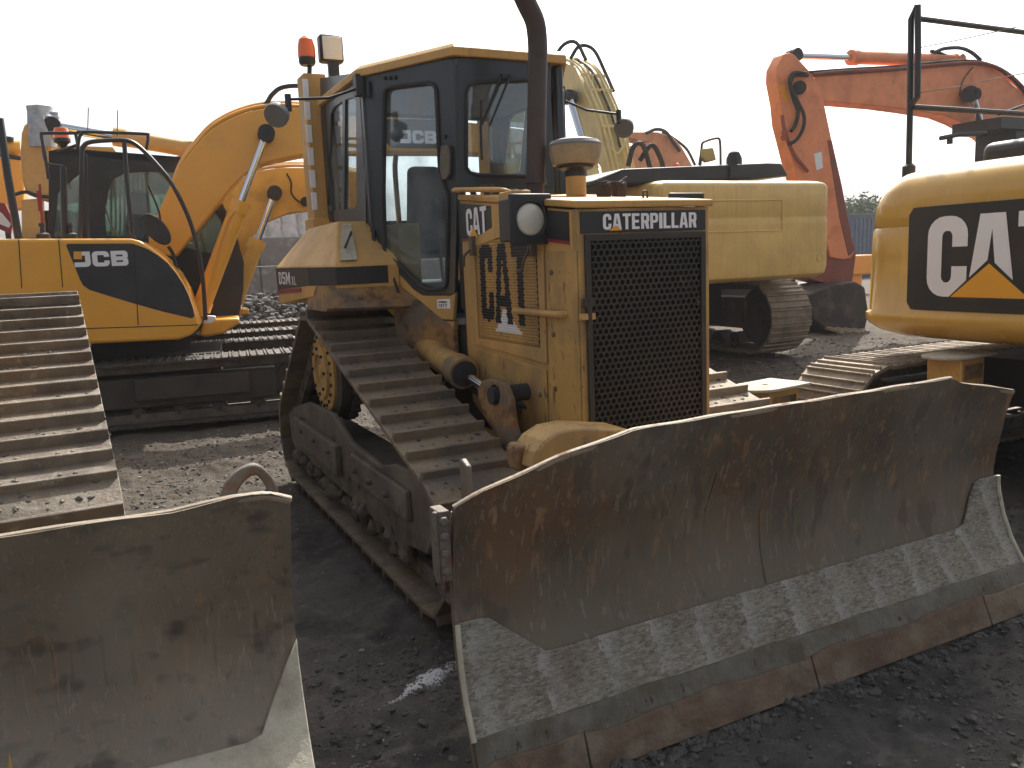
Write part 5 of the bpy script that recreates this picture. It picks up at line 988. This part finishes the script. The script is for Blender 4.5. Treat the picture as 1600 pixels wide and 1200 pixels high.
b = MB(); b.curve([HQ(u, v, 0) for u, v in ((1222, 180), (1226, 205), (1240, 240), (1262, 268))], .035, sub=4); b.cyl(HQ(1226, 207, -.06), HQ(1226, 207, .06), .06); b.cyl(HQ(1225, 215, -.06), HQ(1225, 215, .06), .06); b.build('stick_pipe', 'orange_dark', stick)
HS([(1219, 134), (1226, 131), (1234, 152), (1228, 158), (1222, 150)], .035, .02, 'yellow_plate', 'amber', stick, 0); HS([(1272, 240), (1284, 237), (1286, 262), (1276, 266)], .035, .02, 'white_plate', 'white', stick, 0)
HS([(1262, 398), (1290, 382), (1336, 380), (1338, 398), (1332, 440), (1300, 446), (1264, 436)], .1, .45, 'bucket_link', 'orange_dark')
b = MB(); bk = [(1300, 444), (1338, 440), (1352, 448), (1358, 490), (1352, 516), (1330, 524), (1300, 520), (1270, 500), (1268, 460)]
b.prism([HQ(u, v, -.35) for u, v in bk], HN*1.3); bu = b.build('bucket', 'bucket', eh, bevel=.04)
b = MB()
for q in range(5):
    c = HQ(1303+q*13, 519+q*.6, -.5); b.prism([c+V((-.06, .2, .06)), c+V((.06, .2, .06)), c+V((.04, -.22, -.02)), c+V((-.04, -.22, -.02))], (0, 0, .05))
b.build('bucket_tooth', 'rim', bu)
hx = 20.0
b = MB(); b.obox(V((hx-1.2, 12.2, 1.0)), HD*4.4, HN*2.9, (0, 0, 1.3)); b.build('house', 'orange', eh, bevel=.06)
b = MB(); c0 = HQ(1570, 235, -.5); b.box(c0.x-.25, c0.x+2.2, 11.2, 12.1, 2.2, c0.z+.45); b.box(c0.x-.9, c0.x+2.5, 11.1, 12.2, c0.z+.35, c0.z+.6); b.tube([V((c0.x-1, 11.1, c0.z+.62)), V((c0.x+.2, 11.1, c0.z+.95)), V((c0.x+2, 11.1, c0.z+.95))], .03, 6); b.build('cab', 'black', eh, bevel=.04)
b = MB(); b.tube([HQ(1470, 216, -1), HQ(1500, 210, -1), HQ(1540, 208, -1)], .05, 6); b.tube([HQ(1484, 225, -1), HQ(1484, 212, -1)], .06, 6); b.build('lamp_bar', 'rubber', eh)
for o in (.2, 2.6):
    track(eh, V((hx+.8, 12.2, 0))+HN*o, HD, HN, [(-1.9, .5, .46), (2.0, .5, .46)], .6, .21, 'shoedark', hg=.03, ribs=3)

# orange + yellow machines seen low behind the pale yellow one
b = MB(); p0 = ay(1105, 426, 15.5); p1 = ay(1262, 410, 15.5); b.box(p0.x, p1.x, 15.5, 17.2, p0.z-.3, p1.z); lo = b.build('excavator_undercarriage', 'orange', None, bevel=.04); tag(lo, 'low orange machine frame seen under the pale yellow counterweight', 'machine frame')
b = MB(); b.box(p0.x+.2, p1.x-.2, 15.7, 17, 0, p0.z-.3); b.build('frame_leg', 'dark', lo)
b = MB(); q0, q1 = ay(1328, 430, 20), ay(1356, 398, 20); b.box(q0.x, q1.x+.3, 20, 22, q0.z, q1.z); b.box(q0.x+.1, q1.x, 20.2, 21.8, 0, q0.z); b.build('x', 'amber', None, bevel=.05)
o = bpy.data.objects['x']; o.name = 'yellow_machine_part'; tag(o, 'small yellow machine frame between the orange bucket and the right excavator', 'machine frame')

# ------------------------------------------------------------------ OCHRE EXCAVATOR right edge with the large letters
ec = thing('excavator', 'glossy ochre excavator with large white lettering on its rounded counterweight, at the right edge', 'excavator', (6.9, 3.0, 0))
CXp = 5.3
cy1 = 4.66; cy0 = 1.95
def ring_c(z, inl, inx):
    pts = []; r = .28; n = 8; x0 = CXp+inx; y1 = cy1-inl; y0 = cy0+inl
    pts.append(V((x0+1.3, y1, z)))
    pts += [V((x0+r-r*math.sin(math.radians(a)), y1-r+r*math.cos(math.radians(a)), z)) for a in [90*i/n for i in range(n+1)]]
    pts += [V((x0-.05*math.sin(PI*i/8), y1-r-(y1-y0-2*r)*i/8, z)) for i in range(1, 8)]
    pts += [V((x0+r-r*math.cos(math.radians(a)), y0+r-r*math.sin(math.radians(a)), z)) for a in [90*i/n for i in range(n+1)]]
    pts.append(V((x0+1.3, y0, z))); return pts
rr_ = [(.98, .35, .30), (.99, .22, .12), (1.03, .10, .04), (1.08, .03, .0), (1.12, .01, -.02), (1.165, .01, -.02), (1.185, .025, .0), (1.6, .04, 0), (1.78, .05, .0), (1.80, .065, .01), (1.82, .05, 0), (1.96, .07, .01), (2.05, .11, .02), (2.13, .17, .06), (2.185, .23, .12), (2.215, .31, .22), (2.23, .5, .5)]
R_ = [ring_c(z, a, c) for z, a, c in rr_]; n = len(R_[0]); b = MB()
b.add([p for r in R_ for p in r], [(i*n+k, i*n+(k+1) % n, (i+1)*n+(k+1) % n, (i+1)*n+k) for i in range(len(R_)-1) for k in range(n)]+[tuple(range(n)), tuple((len(R_)-1)*n+k for k in range(n))])
cw = b.build('counterweight', 'catx', ec, smoothang=50)
LB = lambda y, z, d=0.: V((CXp-.052-d, y, z))
def face_x(y):  # bowed face of the counterweight
    t = min(1, max(0, (cy1-.28-y)/(cy1-cy0-.56))); return CXp-.05*math.sin(PI*t)
b = MB(); za, zb = 1.205, 1.93; ys = [4.15-.1*i for i in range(19)]; 
def lozenge(mb, outline, d, th=.003):
    # outline in (y, z); laid on the bowed face as thin strips
    Y0 = min(p[0] for p in outline); Y1 = max(p[0] for p in outline)
    tri = tessellate_polygon([[V((p[0], p[1], 0)) for p in outline]]); 
    mb.add([V((face_x(y)-d, y, z)) for y, z in outline], [tuple(t) for t in tri])
def grid_panel(mb, y0, y1, z0, z1, rad, d, n=40):
    top, bot = [], []
    for i in range(n+1):
        y = y0+(y1-y0)*i/n; e_ = min(abs(y-y0), abs(y1-y)); cut = rad-math.sqrt(max(0, rad*rad-(rad-min(rad, e_))**2)); top.append(V((face_x(y)-d, y, z1-cut))); bot.append(V((face_x(y)-d, y, z0+cut)))
    mb.add(bot+top, [(i, i+1, n+2+i, n+1+i) for i in range(n)])
grid_panel(b, 4.135, 2.72, za, zb, .05, .004); dcl = b.build('black_decal', 'black', cw, smoothang=0)
def txt_on(mb, s, y0, z0, h, wy, d, **k):
    t = MB(); t.text(s, (0, 0, 0), (wy, 0, 0), (0, h, 0), **k)
    for i, p in enumerate(t.v): t.v[i] = V((face_x(y0-p.x)-d, y0-p.x, z0+p.y))
    mb.add(t.v, t.f)
b = MB(); txt_on(b, 'CAT', 3.965, 1.305, .55, .565, .010, w=.55, t=.205, gap=.0); b.build('lettering', 'white', dcl, smoothang=0, fix=False)
ta, tb_, tcx, tzz = 3.765, 3.215, 3.49, 1.53
def tri_on(mb, y0, y1, z0, ztop, d, n=24):
    bt_, tp_ = [], []
    for i in range(n+1):
        t = i/n; y = y0+(y1-y0)*t; bt_.append(V((face_x(y)-d, y, z0))); tp_.append(V((face_x(y)-d, y, z0+.0005+(ztop-z0)*(1-abs(2*t-1)))))
    mb.add(bt_+tp_, [(i, i+1, n+2+i, n+1+i) for i in range(n)])
b = MB(); tri_on(b, ta+.055, tb_-.055, 1.27, tzz+.035, .013); b.build('triangle_border', 'black', dcl, smoothang=0)
b = MB(); tri_on(b, ta, tb_, 1.305, tzz, .016); b.build('triangle', 'amber', dcl, smoothang=0)
b = MB(); b.box(CXp+1.25, CXp+3.6, cy0+.05, cy1-.08, 1.02, 1.95); b.build('house', 'catx', ec, bevel=.06)
b = MB(); b.box(CXp+.75, CXp+2.3, 2.6, 4.15, 2.15, 2.40); b.build('engine_hood', 'black', ec, bevel=.07, seg=4)
b = MB(); b.box(CXp+.55, CXp+.9, 3.25, 3.6, 2.2, 2.45); b.lathe((CXp+.55, 3.45, 2.35), (-1, 0, 0), [(.05, 0), (.05, .02)], 14); b.build('lifting_lug', 'catx', ec, bevel=.02)
b = MB(); p = lambda u, v, x=5.9: ax(u, v, x)
b.tube([p(1420, 264), p(1422, 166), p(1423.5, 30), p(1434, 8)], .024, 8); b.tube([p(1434, 8), p(1434.5, 80), p(1433.5, 152), p(1422, 166)], .024, 8); b.lathe(p(1420, 266), (0, 0, 1), [(.05, -.06), (.05, .03), (.03, .05)], 12)
for u0, v0 in ((1434, 29), (1426, 167)):
    a_ = p(u0, v0); b.tube([a_, V((a_.x+2.2, a_.y, a_.z))], .022, 8)
a_ = p(1420, 264); b.tube([V((a_.x+2.2, a_.y, 1.9)), V((a_.x+2.2, a_.y, p(1434, 8).z))], .024, 8)
b.build('guard_rail', 'black', ec)
b = MB(); w_ = [p(1434, 145), p(1500, 135), p(1560, 122), p(1640, 108)]; b.curve(w_, .004, 5); w_ = [p(1434, 68), p(1520, 60), p(1600, 40)]; b.curve([p(1434, 75), p(1500, 62), p(1590, 42)], .004, 5); b.build('stay_wire', 'steel', ec)
for yy in (4.45, 2.25):
    track(ec, (0, yy, 0), (1, 0, 0), (0, 1, 0), [(5.15, .42, .37), (8.6, .42, .37)], .62, .19, 'shoepale', hg=.026, ribs=3, link=.1)
    b = MB(); b.box(5.4, 8.4, yy-.14, yy+.14, .25, .62); b.build('track_frame', 'mudframe', ec, bevel=.03); b = MB()
    for s in (5.15, 8.6): wheel(b, (s, yy, .42), (0, 1, 0), .28, .22)
    b.build('wheel', 'shoedark', ec)
b = MB(); b.box(6.0, 7.9, 2.4, 4.3, .45, .8); b.cyl((6.9, 3.35, .8), (6.9, 3.35, 1.02), .6, n=30); b.build('undercarriage', 'dark', ec)

# ------------------------------------------------------------------ two yellow pedestals behind the blade
def pedestal(c, lab, rot, blk=False):
    t = thing('steel_pedestal', lab, 'pedestal', (c.x, c.y, 0), 'yellow pedestals behind the blade'); R = Matrix.Rotation(rot, 4, 'Z')
    q = lambda x, y, z: V((c.x, c.y, 0))+(R @ V((x, y, z)))
    n = 10; out = [(.22, -.17), (.22, .15)]+[(-.12+.17*-math.sin(math.radians(a)), -.01+.16*math.cos(math.radians(a))) for a in [180*i/n for i in range(n+1)]]
    hole = [(.02*math.cos(2*PI*i/10)-.03, .02*math.sin(2*PI*i/10)) for i in range(10)]
    b = MB(); b.holed([q(x, y, c.z) for x, y in out], [[q(x, y, c.z) for x, y in hole]], (0, 0, .018)); b.build('top_plate', 'hard2', t, bevel=.003)
    b = MB(); b.obox(q(-.13, -.12, .02), q(.29, 0, 0)-q(0, 0, 0), q(0, .25, 0)-q(0, 0, 0), (0, 0, c.z-.03)); col = b.build('column', 'dozer', t, bevel=.01)
    b = MB(); b.obox(q(-.1, -.128, c.z-.15), q(.22, 0, 0)-q(0, 0, 0), q(0, .006, 0)-q(0, 0, 0), (0, 0, .10)); b.build('side_plate', 'rustyellow', col)
    b = MB(); b.obox(q(-.2, -.2, .0), q(.4, 0, 0)-q(0, 0, 0), q(0, .4, 0)-q(0, 0, 0), (0, 0, .02)); b.build('foot_plate', 'steel', t)
pedestal(az(1200, 604, .80), 'yellow steel pedestal with pale flat top, just behind the middle of the scratched blade', .15)
pedestal(az(1493, 556, .885), 'yellow steel pedestal with grey flat top, in front of the right excavator track', .1)
# ------------------------------------------------------------------ background: wall, bags, rubble, tree, container
WY = 27.0
wt = 2.62
x0 = ay(372, 380, WY).x-9; k = 0
while x0 < 12:
    b = MB(); w = 2.4
    for lv in range(3): b.box(x0+.012, x0+w-.012, WY+random.uniform(-.02, .02), WY+.8, lv*.88+.005, lv*.88+.872)
    wl_ = b.build('concrete_wall', 'concrete', None, bevel=.03)
    tag(wl_, 'grey stacked concrete block wall section closing the back of the yard', 'wall', 'concrete wall sections'); x0 += w; k += 1
for i, (u, w) in enumerate(((404, 1.1), (428, 1.0), (452, 1.1), (478, 1.0))):
    c = ay(u, 374, WY+.5); b = MB(); crumple(b, V((c.x, WY+.45, 2.64)), V((1, 0, 0)), V((0, 0, 1)), V((0, 1, 0)), w*.62, .82+.12*(i % 2), .7, .08, 20+i)
    o = b.build('bulk_bag', 'bag', None, smoothang=60); tag(o, 'white bulk bag on the concrete wall, %s of four' % ('leftmost', 'second from left', 'third from left', 'rightmost')[i], 'bag', 'white bags on the wall')
ib = None
def stones(name, pts, sizes, m, lab, cat, seed=1):
    rs = np.random.RandomState(seed); ico = [(0, 0, 1), (.894, 0, .447), (.276, .851, .447), (-.724, .526, .447), (-.724, -.526, .447), (.276, -.851, .447), (.724, .526, -.447), (-.276, .851, -.447), (-.894, 0, -.447), (-.276, -.851, -.447), (.724, -.526, -.447), (0, 0, -1)]
    F_ = [(0, 1, 2), (0, 2, 3), (0, 3, 4), (0, 4, 5), (0, 5, 1), (1, 6, 2), (2, 7, 3), (3, 8, 4), (4, 9, 5), (5, 10, 1), (6, 7, 2), (7, 8, 3), (8, 9, 4), (9, 10, 5), (10, 6, 1), (11, 7, 6), (11, 8, 7), (11, 9, 8), (11, 10, 9), (11, 6, 10)]
    n = len(pts); base = np.array(ico)[None]*(1+rs.uniform(-.35, .35, (n, 12, 1)))*np.stack([np.ones(n), rs.uniform(.6, 1, n), rs.uniform(.4, .8, n)], 1)[:, None]
    th = rs.uniform(0, 2*PI, n); c, s = np.cos(th), np.sin(th); x = base[..., 0]*c[:, None]-base[..., 1]*s[:, None]; y = base[..., 0]*s[:, None]+base[..., 1]*c[:, None]
    v = np.stack([x, y, base[..., 2]], -1)*np.array(sizes)[:, None, None]+np.array(pts)[:, None]
    f = (np.array(F_)[None]+12*np.arange(n)[:, None, None]).reshape(-1, 3)
    me = bpy.data.meshes.new(name); me.from_pydata(v.reshape(-1, 3).tolist(), [], f.tolist()); me.materials.append(M[m]); o = bpy.data.objects.new(name, me); COL.objects.link(o); return tag(o, lab, cat, kind='stuff')
def shoe_dirt(tr, m, n, seed, size=.02):
    bpy.context.view_layer.update(); rs = random.Random(seed); P, S = [], []
    sh = [c for c in tr.children if c.name.startswith('track_shoe')]; bb = sh[0].bound_box; x0, x1 = bb[0][0], bb[6][0]; y0, y1 = bb[0][1], bb[6][1]; zz = bb[0][2]+.024
    for c in sh:
        Mx = c.matrix_world; nz_ = (Mx.to_3x3() @ V((0, 0, 1))).z
        if nz_ < .3: continue
        cx_, rw = rs.uniform(x0, x1), rs.uniform(.1, .25)
        for _ in range(n):
            x = rs.gauss(cx_, rw) if rs.random() < .6 else rs.uniform(x0, x1)
            if not x0 < x < x1: continue
            p = Mx @ V((x, rs.uniform(y0+.02, y0+.07) if rs.random() < .6 else rs.uniform(y0+.02, y1), zz)); P.append(tuple(p-V(tr.matrix_world.translation))); S.append(size*rs.random()**3+.003)
    o = stones('packed_dirt', P, S, m, 'dirt and small stones packed between the track bars', None, seed); del o['label']
    if 'category' in o: del o['category']
    o.parent = tr
for tr_ in [o for o in bpy.data.objects if o.name.startswith('track') and not o.name.startswith(('track_', 'track.')) or o.name in ('track.001', 'track.002')]:
    if tr_.parent in (dz, ld): shoe_dirt(tr_, 'clod', 150 if tr_.parent == ld else 90, 5, .019)
# ---- ground
def vnoise(x, y, sc, seed):
    rs = np.random.RandomState(seed); G = rs.rand(128, 128); x = x*sc; y = y*sc; xi = np.floor(x).astype(int); yi = np.floor(y).astype(int); fx = x-xi; fy = y-yi; fx = fx*fx*(3-2*fx); fy = fy*fy*(3-2*fy)
    g = lambda a, c: G[a % 128, c % 128]
    return (g(xi, yi)*(1-fx)+g(xi+1, yi)*fx)*(1-fy)+(g(xi, yi+1)*(1-fx)+g(xi+1, yi+1)*fx)*fy
def gh(x, y):
    c, s = math.cos(.6), math.sin(.6); u = x*c+y*s; w = -x*s+y*c
    h = .05*(vnoise(u, w, .7, 1)-.5)+.035*(vnoise(u*.5, w*2, 1.6, 2)-.5)+.03*(vnoise(u, w, 5, 3)-.5)+.032*(vnoise(x, y, 12, 4)-.5)+.02*(vnoise(x, y, 27, 5)-.5)
    rut = np.exp(-((y-7.9-.1*x)/.8)**2)*(.09*(vnoise(x, y*.3, 2.2, 6)-.5)+.03*np.sin((x*.2+y)*9))
    imp = .006*np.sin(y*31+np.sin(x*3)*1.5)*np.exp(-((x-.75)/.42)**2)*np.exp(-((y-4.2)/2.)**2)*(vnoise(x, y, 3, 9) > .35)
    return h+rut+imp-.035
nx, ny = 640, 620; xs = np.concatenate([np.linspace(-3, 6.5, 440), np.linspace(6.52, 18, nx-440)]); ys = np.concatenate([np.linspace(.9, 9.5, 430), np.linspace(9.53, 19, ny-430)])
Xg, Yg = np.meshgrid(xs, ys, indexing='ij'); Zg = gh(Xg, Yg)
ed = np.minimum.reduce([np.clip((Xg+3)/.5, 0, 1), np.clip((18-Xg)/1, 0, 1), np.clip((Yg-.9)/.3, 0, 1), np.clip((19-Yg)/1, 0, 1)]); Zg = Zg*ed-.03*(1-ed)
vs = np.stack([Xg, Yg, Zg], -1).reshape(-1, 3); I = np.arange(nx*ny).reshape(nx, ny)
fs = np.stack([I[:-1, :-1], I[1:, :-1], I[1:, 1:], I[:-1, 1:]], -1).reshape(-1, 4)
o0 = len(vs); far = [(-300, -100), (300, -100), (300, 500), (-300, 500)]; inn = [I[0, 0], I[-1, 0], I[-1, -1], I[0, -1]]
V_ = vs.tolist()+[[x, y, -.03] for x, y in far]; Fq = fs.tolist()
def ringf(edge, a, c): pass
me = bpy.data.meshes.new('ground')
e0, e1, e2, e3 = I[:, 0].tolist(), I[-1, :].tolist(), I[::-1, -1].tolist(), I[0, ::-1].tolist()
Fq += [[o0, o0+1]+e0[::-1], [o0+1, o0+2]+e1[::-1], [o0+2, o0+3]+e2[::-1], [o0+3, o0]+e3[::-1]]
me.from_pydata(V_, [], Fq); me.shade_smooth()
def ground_mat():
    m = mat('dark_yard_dirt', (.078, .074, .069), .95, layers=[((.11, .103, .094), .8, .45, .62), ((.045, .043, .042), 1.7, .5, .66), ((.15, .14, .125), 9, .54, .68, (1, 1, 1), .7), ((.05, .047, .044), 26, .56, .66, (1, 1, 1), .6), ((.22, .21, .195), 60, .68, .75, (1, 1, 1), .8)], bump=(60, 1.0), var=.3, vscale=9, spec=.25)
    posmix(m, 1, 5.5, 9.5, (.098, .077, .055), .8, .7, 3.); return m  # painted light: near dirt keeps a shaded grey, far dirt gets sunlit tan
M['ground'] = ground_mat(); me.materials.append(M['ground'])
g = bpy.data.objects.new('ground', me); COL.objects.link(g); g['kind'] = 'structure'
# gravel
P_, S_ = [], []
for lo_, hi_, n, s0, s1 in (((.2, 1.3), (5.2, 3.6), 2600, .002, .007), ((.3, 1.3), (5.5, 4), 90, .008, .02), ((.2, 2.5), (1.4, 8), 500, .002, .008), ((-.8, 6.5), (3, 9.4), 1500, .005, .022), ((3.8, 4), (13, 11), 5000, .006, .026), ((4, 4.5), (13, 12), 200, .03, .06)):
    x = RNG.uniform(lo_[0], hi_[0], n); y = RNG.uniform(lo_[1], hi_[1], n); s = s0+(s1-s0)*RNG.rand(n)**2.5; P_.append(np.stack([x, y, gh(x, y)+s*.15], 1)); S_.append(s)
stones('gravel', np.concatenate(P_), np.concatenate(S_), 'stone', 'loose grey gravel scattered over the dark dirt', 'gravel')
P_, S_ = [], []
for lo_, hi_, n, s0, s1 in (((.6, 1.2), (5.2, 3.4), 9000, .004, .016), ((.6, 1.2), (5.2, 3.6), 1500, .007, .028), ((.2, 2.4), (1.3, 8), 1800, .003, .01), ((-.8, 6.6), (3, 9.4), 3600, .005, .022), ((3.8, 4), (13, 11), 5000, .008, .035)):
    x = RNG.uniform(lo_[0], hi_[0], n); y = RNG.uniform(lo_[1], hi_[1], n); s = s0+(s1-s0)*RNG.rand(n)**2.5; k_ = vnoise(x, y, 2.2, 11)+.4*RNG.rand(n) > .55
    P_.append(np.stack([x, y, gh(x, y)+s*.1], 1)[k_]); S_.append(s[k_])
for q_ in range(2): n = 900; t_ = RNG.rand(n); x = .95+2.85*t_; y = 2.18+.06*t_-np.abs(RNG.normal(0, .035, n)); s = .004+.022*RNG.rand(n)**2.5; P_.append(np.stack([x, y, gh(x, y)+s*.1], 1)); S_.append(s)
stones('dirt_clods', np.concatenate(P_), np.concatenate(S_), 'clod', 'dark clods of dirt lying over the yard', 'dirt', 12)
n = 2600; c = ay(420, 470, 23.5); x = RNG.normal(c.x, 2.2, n); y = RNG.normal(24, 1.1, n); hgt = .95*np.exp(-((x-c.x)/2.6)**2-((y-24)/1.5)**2)
stones('rubble_pile', np.stack([x, y, hgt*RNG.uniform(.55, 1.05, n)], 1), .04+.11*RNG.rand(n)**2.5, 'rubble', 'heap of grey broken stone rubble in front of the concrete wall', 'rubble', 3)
n = 4200; c = az(668, 1055, 0); d = (az(700, 1038, 0)-az(630, 1085, 0)); d.z = 0; t_ = RNG.normal(0, .28, n); w_ = (RNG.normal(0, .006, n)+.045*(RNG.randint(0, 7, n)/6-.5)*(.6+t_))*(1.2-np.abs(t_)); dd = d.normalized(); nn_ = V((-dd.y, dd.x, 0))
x = c.x+dd.x*t_*d.length+nn_.x*w_*2; y = c.y+dd.y*t_*d.length+nn_.y*w_*2
stones('lime_powder', np.stack([x, y, gh(x, y)+.001], 1), .001+.0028*RNG.rand(n)**2.5, 'lime', 'streak of spilt white powder on the dirt beside the blade', 'powder', 8)
# tree
def tree(cx, cy, h, r, lab, seed):
    rs = np.random.RandomState(seed); t = thing('broadleaf_tree', lab, 'tree', (cx, cy, 0), 'trees beyond the yard'); b = MB()
    b.tube([(cx, cy, 0), (cx+.1, cy, h*.4), (cx, cy+.1, h*.7)], [.28, .2, .1], 8)
    for a in range(6): an = a*1.05; b.tube([(cx, cy, h*.4), (cx+r*.4*math.cos(an), cy+r*.4*math.sin(an), h*.62), (cx+r*.7*math.cos(an), cy+r*.7*math.sin(an), h*.8)], [.1, .06, .02], 6)
    b.build('trunk', 'bark', t)
    n = 9000; cl = rs.normal(0, 1, (26, 3)); cl /= np.linalg.norm(cl, axis=1)[:, None]; cl = cl*rs.uniform(.3, .85, (26, 1))*np.array([r, r, h*.34])+np.array([cx, cy, h*.66])
    c = cl[rs.randint(0, 26, n)]+rs.normal(0, 1, (n, 3))*r*.17; s = rs.uniform(.10, .2, n); a = rs.normal(0, 1, (n, 3)); a /= np.linalg.norm(a, axis=1)[:, None]; q = np.cross(a, rs.normal(0, 1, (n, 3))); q /= np.linalg.norm(q, axis=1)[:, None]
    v = np.stack([c-a*s[:, None], c+q*s[:, None]*.5, c+a*s[:, None], c-q*s[:, None]*.5], 1).reshape(-1, 3); f = np.arange(4*n).reshape(-1, 4)
    me = bpy.data.meshes.new('crown'); me.from_pydata(v.tolist(), [], f.tolist()); me.materials.append(M['leaf']); o = bpy.data.objects.new('crown', me); COL.objects.link(o); o.parent = t; o.location = (-cx, -cy, 0)
c = ay(1338, 380, 42)
tree(c.x, 42, 4.5, 2.2, 'green leafy tree far behind, left of the right excavator counterweight', 4)
tree(c.x+4.4, 45, 4.8, 2.4, 'leafy tree hidden mostly behind the right excavator counterweight', 5)
q0, q1 = ay(1322, 400, 30), ay(1350, 336, 30)
b = MB(); b.box(q0.x-.4, q1.x+5, 30, 32.4, 0, q1.z); cn = b.build('shipping_container', 'box', None, bevel=.04); tag(cn, 'dark blue grey shipping container far behind, beneath the tree', 'container')
b = MB()
for i in range(20): b.box(q0.x-.3+i*.29, q0.x-.16+i*.29, 29.96, 30.0, .15, q1.z-.15)
b.build('corrugation', 'box', cn)
b = MB(); b.box(q0.x-.45, q1.x+5.05, 29.94, 32.46, q1.z, q1.z+.08); b.build('container_roof', 'concrete', cn)
# ------------------------------------------------------------------ light
SUN_EL, sx_, sy_ = math.radians(47), .66, .75
sd = V((sx_, sy_, 0)).normalized()*math.cos(SUN_EL)+V((0, 0, math.sin(SUN_EL)))
sl_ = bpy.data.lights.new('sun', 'SUN'); sl_.energy = 4.2; sl_.angle = math.radians(.53); sl_.color = (1, .95, .87)
so = bpy.data.objects.new('sun', sl_); COL.objects.link(so); so.rotation_euler = sd.to_track_quat('Z', 'Y').to_euler(); so.location = (0, 0, 20)
w = bpy.data.worlds.new('World'); SC.world = w; w.use_nodes = True; nt = w.node_tree
sky = nt.nodes.new('ShaderNodeTexSky'); sky.sky_type = 'NISHITA'; sky.sun_disc = False; sky.sun_elevation = SUN_EL; sky.sun_rotation = math.atan2(sd.x, sd.y)
sky.air_density = .8; sky.dust_density = 6.0; sky.ozone_density = .6
bg = nt.nodes['Background']; hsv = nt.nodes.new('ShaderNodeHueSaturation'); hsv.inputs['Saturation'].default_value = .34; nt.links.new(sky.outputs[0], hsv.inputs['Color']); nt.links.new(hsv.outputs[0], bg.inputs['Color']); bg.inputs['Strength'].default_value = .15
b = MB(); b.box(-320, 320, -120, 520, -1.1, 9.5); hz_ = b.build('haze', 'dark', None, smoothang=0); hm = bpy.data.materials.new('thin_haze'); hm.use_nodes = True; hn = hm.node_tree
hn.nodes.remove(hn.nodes['Principled BSDF']); pv = hn.nodes.new('ShaderNodeVolumePrincipled'); pv.inputs['Color'].default_value = (.97, .97, 1, 1); pv.inputs['Density'].default_value = .0008; pv.inputs['Anisotropy'].default_value = .35
hn.links.new(pv.outputs[0], hn.nodes['Material Output'].inputs['Volume']); hz_.data.materials.clear(); hz_.data.materials.append(hm); hz_['kind'] = 'stuff'; hz_['label'] = 'thin sunlit haze over the yard'
vs_ = SC.view_settings; SC.display_settings.display_device = 'sRGB'; vs_.view_transform = 'Standard'; vs_.look = 'None'; vs_.exposure = .65; vs_.gamma = 1; vs_.use_curve_mapping = False
SC.render.engine = 'CYCLES'; SC.render.resolution_x = 1024; SC.render.resolution_y = 768
SC.cycles.max_bounces = 8; SC.cycles.transparent_max_bounces = 24; SC.cycles.use_denoising = True
